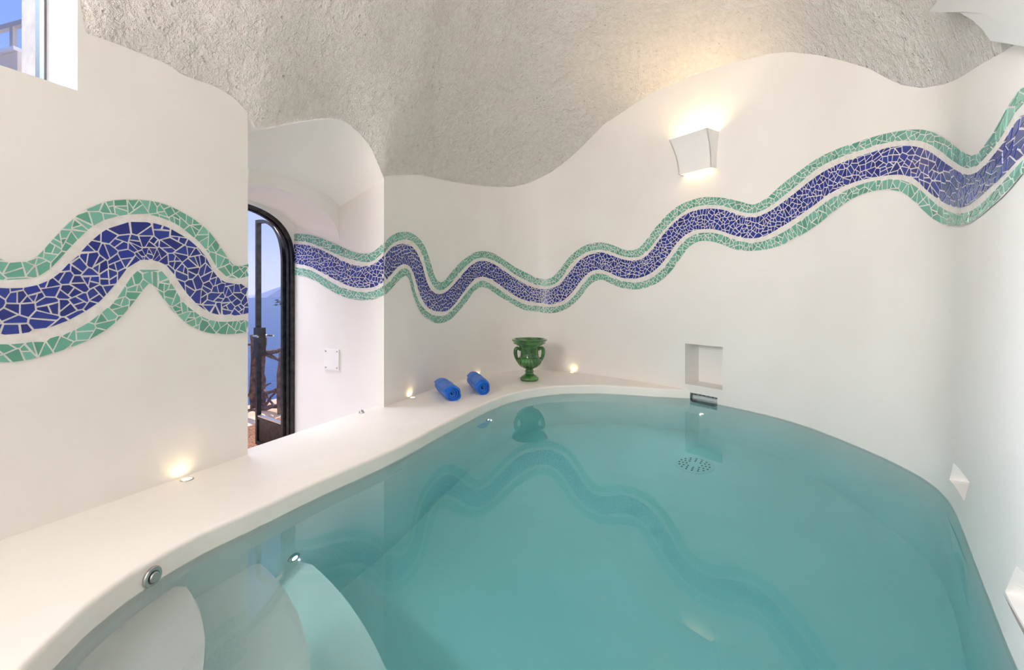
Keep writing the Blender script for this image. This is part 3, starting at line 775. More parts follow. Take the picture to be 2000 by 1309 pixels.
def mosaic(curves, to_sz, surf, parent, size, ext0=0., ext1=0., lin0=0., lin1=0., stretch=None, tname='mosaic', seed=1, indiv=10 ** 9, smin=None, smax=None):
    """curves: six band edges; to_sz: pixel -> (s, z) metres on the wall; surf(s, z, off): point in space"""
    rnd = random.Random(seed); cv = {}
    for k, pts in curves.items():
        sm = catmull([to_sz(*p) for p in pts], .02)
        sm = sm[np.argsort(sm[:, 0])]
        if lin0:
            g0 = np.clip((sm[4, 1] - sm[0, 1]) / max(1e-4, sm[4, 0] - sm[0, 0]), -1.2, 1.2); sm = np.vstack([[(sm[0, 0] - lin0, sm[0, 1] - g0 * lin0)], sm])
        if lin1:
            g0 = np.clip((sm[-1, 1] - sm[-5, 1]) / max(1e-4, sm[-1, 0] - sm[-5, 0]), -1.2, 1.2); sm = np.vstack([sm, [(sm[-1, 0] + lin1, sm[-1, 1] + g0 * lin1)]])
        if ext0:
            z0 = sm[0, 1]; sm = np.vstack([[(sm[0, 0] - ext0 * (1 - i / 12), z0 + .045 * math.sin((1 - i / 12) * 2.2)) for i in range(12)], sm])
        if ext1:
            z0 = sm[-1, 1]; sm = np.vstack([sm, [(sm[-1, 0] + ext1 * i / 12, z0 - .05 * math.sin(i / 12 * 2.6)) for i in range(1, 13)]])
        cv[k] = sm
    s0 = max(c[0, 0] for c in cv.values()); s1 = min(c[-1, 0] for c in cv.values())
    S = np.linspace(s0, s1, int((s1 - s0) / .006))
    f = {k: np.interp(S, c[:, 0], c[:, 1]) for k, c in cv.items()}
    f['G1o'] = np.maximum(f['G1o'], f['G1i'] + .02); f['G2o'] = np.minimum(f['G2o'], f['G2i'] - .02)

    def rails(lo, hi):
        zc = (f[hi] + f[lo]) / 2
        ker = np.hanning(17); ker /= ker.sum(); zc = np.convolve(np.pad(zc, 8, mode='edge'), ker, 'valid')
        ln = np.concatenate([[0], np.cumsum(np.hypot(np.diff(S), np.diff(zc)))])
        A_ = np.linspace(0, ln[-1], int(ln[-1] / .008)); cs = np.interp(A_, ln, S); cz = np.interp(A_, ln, zc)
        tx = np.gradient(cs); tz = np.gradient(cz); k2 = np.hanning(9); k2 /= k2.sum()
        tx = np.convolve(np.pad(tx, 4, mode='edge'), k2, 'valid'); tz = np.convolve(np.pad(tz, 4, mode='edge'), k2, 'valid')
        nn_ = np.hypot(tx, tz); nx, nzz = -tz / nn_, tx / nn_
        W = np.linspace(-.2, .2, 201); off = {}
        for k, up_ in ((lo, False), (hi, True)):
            o_ = np.zeros(len(A_))
            for i in range(len(A_)):
                x = cs[i] + nx[i] * W; y = cz[i] + nzz[i] * W
                d = y - np.interp(x, S, f[k])
                idx = np.where((d >= 0) & (W > 0))[0] if up_ else np.where((d <= 0) & (W < 0))[0]
                o_[i] = (W[idx[0]] if up_ else W[idx[-1]]) if len(idx) else (o_[i - 1] if i else 0)
            kk = np.hanning(7); kk /= kk.sum()
            off[k] = np.convolve(np.pad(o_, 3, mode='edge'), kk, 'valid')
        return A_, cs, cz, nx, nzz, off

    def clampS(s): return min(max(s, smin if smin is not None else -1e9), smax if smax is not None else 1e9)
    # grout bed
    q = MB(); rws_ = []
    ii = [i for i in range(0, len(S), 2) if (smin is None or S[i] >= smin - .013) and (smax is None or S[i] <= smax + .013)]
    for t in np.linspace(0, 1, 7):
        rws_.append([surf(clampS(S[i]), f['G2o'][i] - .003 + (f['G1o'][i] - f['G2o'][i] + .006) * t, .0025) for i in ii])
    q.grid(rws_)
    bed = q.obj('mosaic_band', M_GROUT, parent, smooth=True)
    # tiles
    tiles = {'blue_tile': [], 'green_tile': []}
    for nm, lo, hi in (('blue_tile', 'Bl', 'Bu'), ('green_tile', 'G2o', 'G2i'), ('green_tile', 'G1i', 'G1o')):
        A_, cs, cz, nx, nzz, off = rails(lo, hi)
        def P(a, wv): return (np.interp(a, A_, cs) + np.interp(a, A_, nx) * wv, np.interp(a, A_, cz) + np.interp(a, A_, nzz) * wv)
        # longer shards where the band sweeps round the tight bend
        g_ = np.array([stretch(x) for x in cs]) if stretch else np.ones(len(A_))
        AQ = np.concatenate([[0], np.cumsum(np.diff(A_) / ((g_[1:] + g_[:-1]) / 2))])
        wid = float(np.mean(off[hi] - off[lo])); Lt = AQ[-1]
        big = size * 1.75; nv = max(1, round(wid / big)); na = max(3, round(Lt / big)); dv = wid / nv; da = Lt / na
        pt = {}
        for i in range(-3, na + 3):
            for j in range(-3, nv + 3):
                jx, jy = rnd.uniform(-.48, .48), rnd.uniform(-.48, .48)
                pt[i, j] = ((i + .5 + jx + (.5 if j % 2 else 0)) * da, (j + .5 + jy) * dv)
        gap = .0021
        for i in range(-1, na + 1):
            for j in range(-1, nv + 1):
                c = pt[i, j]
                pl = [(c[0] - 3 * da, c[1] - 3 * dv), (c[0] + 3 * da, c[1] - 3 * dv), (c[0] + 3 * da, c[1] + 3 * dv), (c[0] - 3 * da, c[1] + 3 * dv)]

                def clip(pl, nx_, ny_, dd):      # keep n.p <= dd
                    o_ = []
                    for a in range(len(pl)):
                        p, r = pl[a - 1], pl[a]; dp = p[0] * nx_ + p[1] * ny_ - dd; dr = r[0] * nx_ + r[1] * ny_ - dd
                        if (dp <= 0) != (dr <= 0):
                            t = dp / (dp - dr); o_.append((p[0] + (r[0] - p[0]) * t, p[1] + (r[1] - p[1]) * t))
                        if dr <= 0: o_.append(r)
                    return o_
                for u_ in range(-2, 3):
                    for v_ in range(-2, 3):
                        if (u_ or v_) and (i + u_, j + v_) in pt and pl:
                            d_ = pt[i + u_, j + v_]; ex, ey = d_[0] - c[0], d_[1] - c[1]; l_ = math.hypot(ex, ey) + 1e-9; ex /= l_; ey /= l_
                            pl = clip(pl, ex, ey, (c[0] * ex + c[1] * ey) + l_ / 2 - gap)
                for ex, ey, dd_ in ((-1, 0, 0), (1, 0, Lt), (0, -1, -.001), (0, 1, wid - .001)):
                    if pl: pl = clip(pl, ex, ey, dd_)
                if len(pl) < 3: continue
                def area(pl): return abs(sum(pl[a - 1][0] * pl[a][1] - pl[a][0] * pl[a - 1][1] for a in range(len(pl)))) / 2
                pieces = []; todo = [pl]
                while todo:                                  # break the piece into shards
                    pc = todo.pop()
                    if len(pc) < 3: continue
                    if area(pc) < rnd.uniform(.7, 2.1) * size * size: pieces.append(pc); continue
                    a0, b0 = max(((pc[x], pc[y]) for x in range(len(pc)) for y in range(x)), key=lambda e_: (e_[0][0] - e_[1][0]) ** 2 + (e_[0][1] - e_[1][1]) ** 2)
                    an = math.atan2(b0[1] - a0[1], b0[0] - a0[0]) + rnd.uniform(-.75, .75); ex, ey = math.cos(an), math.sin(an)
                    f_ = rnd.uniform(.38, .62); k_ = (a0[0] + (b0[0] - a0[0]) * f_) * ex + (a0[1] + (b0[1] - a0[1]) * f_) * ey
                    todo += [clip(pc, ex, ey, k_ - gap), clip(pc, -ex, -ey, -k_ - gap)]
                for pc in pieces:
                    if len(pc) < 3: continue
                    cl = [pc[0]]
                    for p in pc[1:]:
                        if math.hypot(p[0] - cl[-1][0], p[1] - cl[-1][1]) > .003: cl.append(p)
                    if len(cl) < 3: continue
                    ar = abs(sum(cl[a - 1][0] * cl[a][1] - cl[a][0] * cl[a - 1][1] for a in range(len(cl)))) / 2
                    if ar < 4e-5: continue
                    sz_ = []
                    for p in cl:
                        a = float(np.interp(p[0], AQ, A_)); l_ = np.interp(a, A_, off[lo]); h_ = np.interp(a, A_, off[hi])
                        sz_.append(P(a, l_ + (h_ - l_) * p[1] / wid))
                    cs_ = sum(p[0] for p in sz_) / len(sz_); cz_ = sum(p[1] for p in sz_) / len(sz_)
                    if (smin is not None and cs_ < smin) or (smax is not None and cs_ > smax): continue
                    base = [surf(clampS(p[0]), p[1], .0015) for p in sz_]
                    h = .0040 + rnd.uniform(-.0004, .0004)
                    topv = [surf(clampS(cs_ + (p[0] - cs_) * .975), cz_ + (p[1] - cz_) * .975, h) for p in sz_]
                    cen_ = surf(clampS(cs_), cz_, 0)
                    sizepx = math.sqrt(ar) / max(.3, (cen_ - Vector((0, 0, CAMZ))).length)
                    tiles[nm].append((sizepx, base, topv))
    for nm, lst in tiles.items():
        m = M_BLUE if nm == 'blue_tile' else M_GREEN
        lst.sort(key=lambda t: -t[0]); rest = MB()
        for r_, (sp_, base, topv) in enumerate(lst):
            n = len(base)
            fc = [tuple(range(n, 2 * n))] + [(k, (k + 1) % n, n + (k + 1) % n, n + k) for k in range(n)]
            if r_ < min(indiv, 300):
                o = sum(base, Vector()) / n
                me = bpy.data.meshes.new(nm); me.from_pydata([tuple(v - o) for v in base + topv], [], fc); me.materials.append(m)
                ob = bpy.data.objects.new(nm, me); COL.objects.link(ob); ob.parent = bed; ob.location = o
            else:
                rest.add(base + topv, fc)
        if rest.v:
            ob = mesh_obj(nm + '_field', rest.v, rest.f, m, bed); tag(ob, kind='stuff')
    print(tname, {k: len(v) for k, v in tiles.items()})
    return bed


def sz_left(px, py):
    Y = lw_Y(px); return (Y - 1.0) * 1.0842, CAMZ - (py - HY) / F * Y
def sf_left(s, z, off):
    p = lw(1.0 + s / 1.0842) - N * off; p.z = z; return p
def sz_jamb(px, py):
    r_ = (px - CX) / F; d = (P2.x - r_ * P2.y) / (r_ * N.y - N.x)
    Y = P2.y + d * N.y; return -d, CAMZ - (py - HY) / F * Y
def sf_jamb(s, z, off):
    p = lp(NW, -s) - U * off; p.z = z; return p


bedL = mosaic(ML, sz_left, sf_left, wall_left, .0265, ext0=.5, lin1=.2, tname='left', seed=3, smax=(P1.y - 1) * 1.0842)
bedJ = mosaic(MJ, sz_jamb, sf_jamb, wall_passage, .022, lin0=.2, lin1=.2, tname='jamb', seed=5, smin=-.76, smax=0)
bedB = mosaic(MBK, sz_back, lambda s, z, o: bpt(s, z, o), wall_back, .0235, ext1=.5, lin0=.2, stretch=lambda s_: float(np.interp(s_, [px2s(1640), px2s(1780), px2s(1860), px2s(1960)], [1.0, 1.5, 2.2, 2.2])), tname='back', seed=8, smin=0.0)

# ------------------------------------------------------------------ terrace door
door = empty('door_1', lp(NW / 2, DB, FLOOR), 'black iron arched door frame with one glazed leaf swung outwards', kind='structure')
o0 = door.location.copy()
path = [(0.0, FLOOR)] + [(0.0, z) for z in np.linspace(FLOOR + .1, .93, 10)]
path += [(s, frame_arch(s)) for s in SS[1:-1]] + [(NW, z) for z in np.linspace(.93, FLOOR, 11)]


def inner_frame(k):
    p = [(k, FLOOR)] + [(k, z) for z in np.linspace(FLOOR + .1, .93, 10)]
    for s in SS[1:-1]:
        f = (s - NW / 2) / (NW / 2); s2 = NW / 2 + f * (NW / 2 - k); p.append((s2, frame_arch(s2, k)))
    return p + [(NW - k, z) for z in np.linspace(.93, FLOOR, 11)]


q = MB(); r0, r1 = inner_frame(.002), inner_frame(.022)
q.grid([[lp(s, DB - .005, z) - o0 for s, z in r0], [lp(s, DB - .005, z) - o0 for s, z in r1], [lp(s, DB + .055, z) - o0 for s, z in r1], [lp(s, DB + .055, z) - o0 for s, z in r0], [lp(s, DB - .005, z) - o0 for s, z in r0]])
q.obj('frame', M_BLACK, door, auto=40)
q = MB(); r0, r1 = inner_frame(.020), inner_frame(.03)
q.grid([[lp(s, DB + .02, z) - o0 for s, z in r0], [lp(s, DB + .02, z) - o0 for s, z in r1], [lp(s, DB + .04, z) - o0 for s, z in r1], [lp(s, DB + .04, z) - o0 for s, z in r0], [lp(s, DB + .02, z) - o0 for s, z in r0]])
q.obj('stop_bead', M_BLACK, door, auto=40)
# leaf, local x from the hinge, swung out about 100 degrees
HG = lp(NW - .026, DB + .06); LWD = .41
phi = min((math.radians(a / 4) for a in range(320, 520)), key=lambda a: abs((HG + (-U * math.cos(a) + N * math.sin(a)) * LWD).x / (HG + (-U * math.cos(a) + N * math.sin(a)) * LWD).y - (503 - CX) / F))
print('leaf angle', math.degrees(phi))
lx = (-U * math.cos(phi) + N * math.sin(phi)); ly = Vector((-lx.y, lx.x, 0))
def lf(x, y, z): return HG + lx * x + ly * y + Vector((0, 0, z)) - o0
LB = -.40
def leaf_loop(k, zb):
    hi = 1.262 - k; lo_ = .90
    pts = [(k, zb)]
    for i in range(17):
        a = math.pi / 2 * i / 16; X = (LWD - k) - (LWD - 2 * k) * max(0, math.cos(a)) ** (2 / 2.5) if False else None
        f = i / 16
        xx = k + (LWD - 2 * k) * (1 - math.cos(a)); 
        g = 1 - (1 - (1 - math.cos(a))) ** 2.4
        pts.append((xx, lo_ + (hi - lo_) * g ** (1 / 2.4)))
    pts.append((LWD - k, zb)); return pts
def ringbar(k0, k1, zb0, zb1, y0, y1, name, mat):
    q = MB(); a, b = leaf_loop(k0, zb0), leaf_loop(k1, zb1)
    q.grid([[lf(x, y0, z) for x, z in a], [lf(x, y0, z) for x, z in b], [lf(x, y1, z) for x, z in b], [lf(x, y1, z) for x, z in a], [lf(x, y0, z) for x, z in a]], True)
    return q.obj(name, mat, door, auto=40)
leafo = ringbar(0, .026, LB, LB + .03, -.016, .016, 'leaf_frame', M_BLACK)
q = MB(); q.poly([lf(x, 0, z) for x, z in leaf_loop(.034, -.18)]); q.obj('pane', M_GLASS, door)
q = MB(); q.box(lf(LWD / 2, 0, -.29), lx * (LWD / 2 - .03), ly * .007, Vector((0, 0, .10))); q.obj('kick_panel', M_BLACK, door)
for z in (-.188, -.205):
    q = MB(); q.box(lf(LWD / 2, 0, z), lx * (LWD / 2 - .03), ly * .013, Vector((0, 0, .006))); q.obj('glazing_bar', M_CHROME if z > -.19 else M_BLACK, door)
q = MB(); q.box(lf(LWD - .035, 0, .36), lx * .035, ly * .028, Vector((0, 0, .105))); lock = q.obj('lock_case', M_BLACK, door)
q = MB(); q.tube([lf(LWD - .05, y, .405) for y in (.02, .05)] + [lf(LWD - .13, .055, .405)], .007); q.tube([lf(LWD - .05, y, .405) for y in (-.02, -.05)] + [lf(LWD - .13, -.055, .405)], .007); q.obj('lever_handle', M_CHROME, lock)
for z in (.44, .315, .28):
    q = MB(); q.tube([lf(LWD - .01, -.01, z), lf(LWD + .022, -.01, z)], .006); q.obj('bolt', M_CHROME, lock)

# electrical cover plate on the passage side
q = MB(); c = sz_jamb(649, 702); w2 = .062; h2 = .068
pc = sf_jamb(c[0], c[1], .004)
q.box((0, 0, 0), N * w2, U * .005, Vector((0, 0, h2)))
plate = q.obj('cover_plate', M_WHITE, loc=pc); tag(plate, 'square white cover plate on the passage wall beside the door', 'cover plate')
for i in (-1, 1):
    for k in (-1, 1):
        q = MB(); q.tube([N * i * (w2 - .014) + Vector((0, 0, k * (h2 - .014))) - U * .0045, N * i * (w2 - .014) + Vector((0, 0, k * (h2 - .014))) - U * .0075], .005); q.obj('screw', M_CHROME, plate)

# ------------------------------------------------------------------ wall sconce
SCS = px2s(1366); t_ = (bxy(SCS + .02) - bxy(SCS - .02)).normalized(); n_ = bnorm(SCS)
scz = CAMZ + (HY - 303) / F * bxy(SCS).y
so = bxy(SCS) + Vector((0, 0, scz))
sconce = empty('wall_sconce', so, 'white plaster up and down wall light glowing on the curved wall', 'wall light')
HW, HH = .155, .125
def sdepth(f): return .062 + .085 * f ** 2.0        # f = 0 bottom .. 1 top
q = MB(); nr = 14; th = .010
fo = [(i / nr, -HH + 2 * HH * i / nr) for i in range(nr + 1)]
def hwid(f): return HW * (.86 + .14 * f ** 1.5)
outer_ = [[t_ * (hwid(f) * sx) + n_ * sdepth(f) + Vector((0, 0, z)) for sx in (-1, -.5, 0, .5, 1)] for f, z in fo]
inner_ = [[t_ * ((hwid(f) - th) * sx) + n_ * (sdepth(f) - th) + Vector((0, 0, z)) for sx in (-1, -.5, 0, .5, 1)] for f, z in fo]
q.grid(outer_); q.grid(inner_); q.grid([outer_[0], inner_[0]]); q.grid([outer_[-1], inner_[-1]])
q.obj('front_shell', M_WHITE, sconce, auto=40)
for sx in (-1, 1):
    q = MB()
    A1 = [t_ * (hwid(f) * sx) + n_ * sdepth(f) + Vector((0, 0, z)) for f, z in fo]; A0 = [t_ * (hwid(f) * sx) + n_ * .001 + Vector((0, 0, z)) for f, z in fo]
    B1 = [t_ * ((hwid(f) - th) * sx) + n_ * sdepth(f) + Vector((0, 0, z)) for f, z in fo]; B0 = [t_ * ((hwid(f) - th) * sx) + n_ * .001 + Vector((0, 0, z)) for f, z in fo]
    q.grid([A0, A1, B1, B0, A0]); q.obj('cheek', M_WHITE, sconce, auto=40)
q = MB(); q.box(n_ * .035 + Vector((0, 0, 0)), t_ * .05, n_ * .018, Vector((0, 0, .018))); q.obj('lamp_holder', M_WHITE, sconce)
def lamp_rot(o, z_up):
    zz = Vector((0, 0, -1 if z_up else 1)); xx = t_.copy(); yy = zz.cross(xx)
    o.rotation_euler = Matrix((xx, yy, zz)).transposed().to_euler()
lamp_rot(light('uplight', 'AREA', n_ * .055 + Vector((0, 0, .045)), 3.0, (1, .72, .40), sconce, shape='RECTANGLE', size=.18, size_y=.05), True)
lamp_rot(light('downlight', 'AREA', n_ * .030 + Vector((0, 0, -.04)), .5, (1, .72, .40), sconce, shape='RECTANGLE', size=.14, size_y=.025), False)

# ------------------------------------------------------------------ deck spotlights
def spot(px, py, label, wall_n, power=.15, rad=.021):
    p = deckpt(px, py)
    t = empty('deck_spotlight', p, label, 'spotlight', 'spotlights sunk in the deck along the wall')
    q = MB(); q.lathe([(rad * .78, .0005), (rad * .80, .003), (rad, .0035), (rad + .002, .0005)], 32); q.obj('trim_ring', M_CHROME, t, auto=40)
    q = MB(); q.lathe([(.0001, .0022), (rad * .5, .0022), (rad * .79, .0012)], 32); q.obj('lens', M_WARM, t)
    l = light('spot_beam', 'SPOT', (0, 0, .012), power, (1, .74, .36), t, spot_size=math.radians(150), spot_blend=1.0, shadow_soft_size=.004)
    aim(l, Vector((0, 0, 1)) + wall_n * .75)
    return t


spot(365, 937, 'lit spotlight in the deck left of the doorway', N)
spot(806, 777, 'lit spotlight in the deck right of the doorway, before the towels', Vector((-.93, .3, 0)))
spot(934, 736, 'lit spotlight in the deck behind the right towel', Vector((-.75, .65, 0)))
spot(1117, 728, 'lit spotlight in the deck right of the green urn', Vector((.5, .85, 0)))
p = deckpt(703, 806) - N * .012
bt = empty('deck_button', p, 'small steel button at the deck edge beside the passage wall', 'button')
q = MB(); q.lathe([(.016, 0), (.016, .006), (.0135, .010)], 24); q.obj('collar', M_CHROME, bt, auto=40)
q = MB(); q.lathe([(.0135, .010), (.010, .016), (.0001, .018)], 24); q.obj('dome', M_CHROME, bt, smooth=True)

# ------------------------------------------------------------------ pool fittings
def on_rim(px):
    best = min(range(1, len(RIM) - 1), key=lambda i: abs(CX + F * RIM[i].x / RIM[i].y - px) + (1e6 if RIM[i].y < .75 else 0))
    t = (RIM[best + 1] - RIM[best - 1]).normalized(); n = Vector((t.y, -t.x, 0)) * sgn
    if (cen - RIM[best]).dot(n) < 0: n = -n
    return RIM[best].copy(), n


def disc_basis(n):
    n = Vector(n).normalized(); a = n.cross(Vector((0, 0, 1))).normalized(); return Matrix((a, n.cross(a), n)).transposed().to_4x4()


def fitting(name, pos, n, label, cat, parts, group=None):
    t = empty(name, pos, label, cat, group); t.rotation_euler = disc_basis(n).to_euler()
    if name == 'pool_light':
        l = light('lamp_beam', 'SPOT', (0, 0, .03), 2.6, (.95, 1, 1), t, spot_size=math.radians(165), spot_blend=1.0, shadow_soft_size=.002)
        l.rotation_euler = (math.pi, 0, 0)
    for nm, prof, mat in parts:
        q = MB(); q.lathe(prof, 32); q.obj(nm, mat, t, auto=35)
    return t


p, n = on_rim(301); p.z = CAMZ - (1127 - HY) / F * p.y
fitting('push_button', p + n * .001, n, 'round steel push button in the deck face above the water', 'button',
        [('flange', [(.0265, 0), (.0265, .004), (.024, .006), (.017, .006), (.0165, .003)], M_CHROME), ('groove', [(.0165, .003), (.0135, .003)], M_GREYFRAME), ('cap', [(.0135, .002), (.0135, .009), (.011, .011), (.0001, .0115)], M_CHROME)])
GL = 'small lamps under the water line'
p, n = on_rim(578); p.z = ZW - .37
fitting('pool_light', p + n * .001, n, 'lit underwater lamp in the pool wall below the doorway', 'pool light', [('ring', [(.024, 0), (.024, .006), (.012, .009)], M_CHROME), ('lens', [(.012, .0088), (.006, .010), (.0001, .0105)], M_COOL)], GL)
p, n = on_rim(950); p.z = ZW - .18
fitting('pool_light', p + n * .001, n, 'lit underwater lamp in the pool wall below the blue towels', 'pool light', [('ring', [(.024, 0), (.024, .006), (.010, .009)], M_CHROME), ('lens', [(.010, .0088), (.006, .010), (.0001, .0105)], M_COOL)], GL)
s = px2s(1373); n = bnorm(s)
fitting('pool_light', bpt(s, ZW - .36, .001), n, 'lit underwater lamp in the pool wall below the square niche', 'pool light', [('ring', [(.024, 0), (.024, .006), (.010, .009)], M_CHROME), ('lens', [(.010, .0088), (.006, .010), (.0001, .0105)], M_COOL)], GL)

# skimmer
sm_ = (SKP[0] + SKP[1]) / 2; ns = bnorm(sm_); sko = bxy(sm_) + Vector((0, 0, (SKZ[0] + SKZ[1]) / 2))
skim = empty('skimmer', sko, 'grey skimmer mouth at the water line under the square niche', 'skimmer')
def skp(s, z, d): return bxy(s) - ns * d + Vector((0, 0, z)) - sko
q = MB(); a, b = SKP; za, zb = SKZ; dn = .11
q.quad(skp(a, za, 0), skp(a, zb, 0), skp(a, zb, dn), skp(a, za, dn)); q.quad(skp(b, za, 0), skp(b, zb, 0), skp(b, zb, dn), skp(b, za, dn))
q.quad(skp(a, za, 0), skp(b, za, 0), skp(b, za, dn), skp(a, za, dn)); q.quad(skp(a, zb, 0), skp(b, zb, 0), skp(b, zb, dn), skp(a, zb, dn))
q.quad(skp(a, za, dn), skp(b, za, dn), skp(b, zb, dn), skp(a, zb, dn)); q.obj('housing', simple('skimmer_grey', (.50, .52, .52), .5), skim)
q = MB(); mdl = (skp(a, -.075, .05) + skp(b, -.075, .05)) / 2
q.box(mdl, (skp(b, 0, 0) - skp(a, 0, 0)) * .47, ns * .004 + Vector((0, 0, .003)), Vector((0, 0, .035)) - ns * .012); q.obj('weir_flap', simple('flap_grey', (.66, .68, .69), .4), skim)
for k in range(7):
    q = MB(); f = (k + .5) / 7; q.box(skp(a + (b - a) * f, zb - .006, .012), (skp(b, 0, 0) - skp(a, 0, 0)) * .045, ns * .008, Vector((0, 0, .006))); q.obj('tooth', M_GREYFRAME, skim)

# main drain on the pool floor
dr = under(1356, 909, DEPTH); dr.z = ZF
dt = empty('floor_drain', dr, 'round white perforated drain cover on the pool floor', 'drain')
q = MB(); q.lathe([(.115, 0), (.115, .006), (.105, .012), (.0001, .014)], 40); q.obj('cover', simple('drain_white', (.86, .88, .87), .4), dt, auto=40)
hole_me = None
hb = MB()
for rr_, n in ((.045, 8), (.066, 12), (.088, 16)):
    for k in range(n):
        a = 2 * math.pi * (k + .3 * rr_ * 100) / n
        hb2 = MB(); hb2.lathe([(.0001, .0146), (.0062, .0146), (.0062, .010)], 8)
        if hole_me is None:
            ho = hb2.obj('hole', simple('drain_hole', (.02, .03, .03), .8), dt); hole_me = ho.data
        else:
            ho = bpy.data.objects.new('hole', hole_me); COL.objects.link(ho); ho.parent = dt
        ho.location = (rr_ * math.cos(a), rr_ * math.sin(a), 0)

# ------------------------------------------------------------------ green urn
up = deckpt(1034, 743)
urn = empty('ceramic_urn', up, 'green glazed ceramic urn with two handles on the deck corner', 'urn')
def urn_mat():
    m, nt, b = mat_new('green_glaze'); setp(b, rough=.13, spec=.6, coat=.8); b.inputs['Coat Roughness'].default_value = .1; L = nt.links.new
    tcn = nt.nodes.new('ShaderNodeTexCoord'); n1 = nt.nodes.new('ShaderNodeTexNoise'); n1.inputs['Scale'].default_value = 11; n1.inputs['Detail'].default_value = 5
    r = nt.nodes.new('ShaderNodeValToRGB'); r.color_ramp.elements[0].position = .3; r.color_ramp.elements[0].color = (.009, .055, .008, 1)
    r.color_ramp.elements[1].position = .72; r.color_ramp.elements[1].color = (.08, .30, .06, 1); e = r.color_ramp.elements.new(.5); e.color = (.025, .135, .02, 1)
    L(tcn.outputs['Object'], n1.inputs['Vector']); L(n1.outputs['Fac'], r.inputs[0]); L(r.outputs[0], b.inputs['Base Color'])
    n2 = nt.nodes.new('ShaderNodeTexNoise'); n2.inputs['Scale'].default_value = 55; bp = nt.nodes.new('ShaderNodeBump'); bp.inputs['Strength'].default_value = .35; bp.inputs['Distance'].default_value = .006
    L(tcn.outputs['Object'], n2.inputs['Vector']); L(n2.outputs['Fac'], bp.inputs['Height']); L(bp.outputs[0], b.inputs['Normal'])
    return m
M_URN = urn_mat(); k = .000382
def uz(y): return (1140 - y) * .000363
def pr(lst): return [(r * k, uz(y)) for r, y in lst]
q = MB(); q.lathe(pr([(1, 1140), (185, 1140), (200, 1120), (205, 1090), (196, 1065), (180, 1052), (172, 1040), (150, 1025), (115, 1008), (98, 990)]), 56); q.obj('foot', M_URN, urn, auto=60)
q = MB(); q.lathe(pr([(98, 990), (88, 970), (86, 950), (97, 940), (100, 930), (96, 918), (84, 905), (82, 885), (95, 868)]), 48); q.obj('stem', M_URN, urn, auto=60)
gad = lambda a, z: 1 + .07 * abs(math.sin(a * 10)) * max(0, min(1, (z - uz(870)) / .03)) * max(0, min(1, (uz(640) - z) / .02))
q = MB(); q.lathe(pr([(1, 872), (95, 868), (130, 855), (165, 835), (200, 805), (228, 770), (246, 730), (254, 690), (250, 655), (240, 632), (236, 620)]), 160, mod=gad); q.obj('bowl', M_URN, urn, smooth=True)
q = MB(); q.lathe(pr([(236, 625), (240, 615), (232, 606), (206, 600), (198, 560), (195, 500), (200, 440), (212, 390), (232, 355), (262, 338), (285, 332), (285, 322), (305, 315), (340, 300), (352, 285), (345, 268), (352, 255), (372, 240), (386, 222), (388, 205), (375, 192), (352, 192), (335, 202), (300, 235), (240, 290), (205, 350), (185, 430), (180, 560), (150, 600), (1, 620)]), 56); q.obj('neck', M_URN, urn, auto=50)
q = MB(); rnd = random.Random(4)
for i in range(38):       # moulded relief on the neck, facing the room
    a = -math.pi / 2 + rnd.uniform(-.65, .65); z = uz(rnd.uniform(400, 585)); r_ = .0765
    c = Vector((r_ * math.cos(a), r_ * math.sin(a), z)); rad = rnd.uniform(.004, .008)
    q.lathe([(.0001, rad * .9), (rad * .7, rad * .6), (rad, 0), (rad * .7, -rad * .6), (.0001, -rad * .9)], 7, c)
q.obj('relief', M_URN, urn, smooth=True)
for sx in (-1, 1):
    q = MB()
    hp = [(195, 450), (222, 425), (250, 405), (278, 408), (298, 435), (307, 480), (303, 540), (290, 600), (270, 655), (246, 705), (226, 745)]
    hpp = catmull([(x * k * sx, uz(y)) for x, y in hp], .008)
    rad_ = [.010 + .006 * math.sin(math.pi * min(1, i / (len(hpp) - 1) * 1.05)) for i in range(len(hpp))]
    q.tube([Vector((x, 0, z)) for x, z in hpp], rad_, 12)
    h_ = q.obj('handle', M_URN, urn, smooth=True)
urn.rotation_euler = (0, 0, math.radians(6))

# ------------------------------------------------------------------ rolled towels
def towel_mat():
    m, nt, b = mat_new('blue_terry'); setp(b, rough=.95, spec=.15, sheen=.3); L = nt.links.new
    tcn = nt.nodes.new('ShaderNodeTexCoord'); n2 = nt.nodes.new('ShaderNodeTexNoise'); n2.inputs['Scale'].default_value = 260; n2.inputs['Detail'].default_value = 3
    n3 = nt.nodes.new('ShaderNodeTexNoise'); n3.inputs['Scale'].default_value = 26
    ad = nt.nodes.new('ShaderNodeMath'); ad.operation = 'ADD'; L(n2.outputs['Fac'], ad.inputs[0]); L(n3.outputs['Fac'], ad.inputs[1])
    bp = nt.nodes.new('ShaderNodeBump'); bp.inputs['Strength'].default_value = .9; bp.inputs['Distance'].default_value = .006
    L(tcn.outputs['Object'], n2.inputs['Vector']); L(tcn.outputs['Object'], n3.inputs['Vector']); L(ad.outputs[0], bp.inputs['Height']); L(bp.outputs[0], b.inputs['Normal'])
    r = nt.nodes.new('ShaderNodeValToRGB'); r.color_ramp.elements[0].position = .3; r.color_ramp.elements[0].color = (.006, .11, .55, 1); r.color_ramp.elements[1].position = .7; r.color_ramp.elements[1].color = (.016, .20, .80, 1)
    L(n3.outputs['Fac'], r.inputs[0]); L(r.outputs[0], b.inputs['Base Color']); return m
M_TOWEL = towel_mat(); M_TSTRIPE = simple('blue_woven_border', (.03, .21, .68), .8)


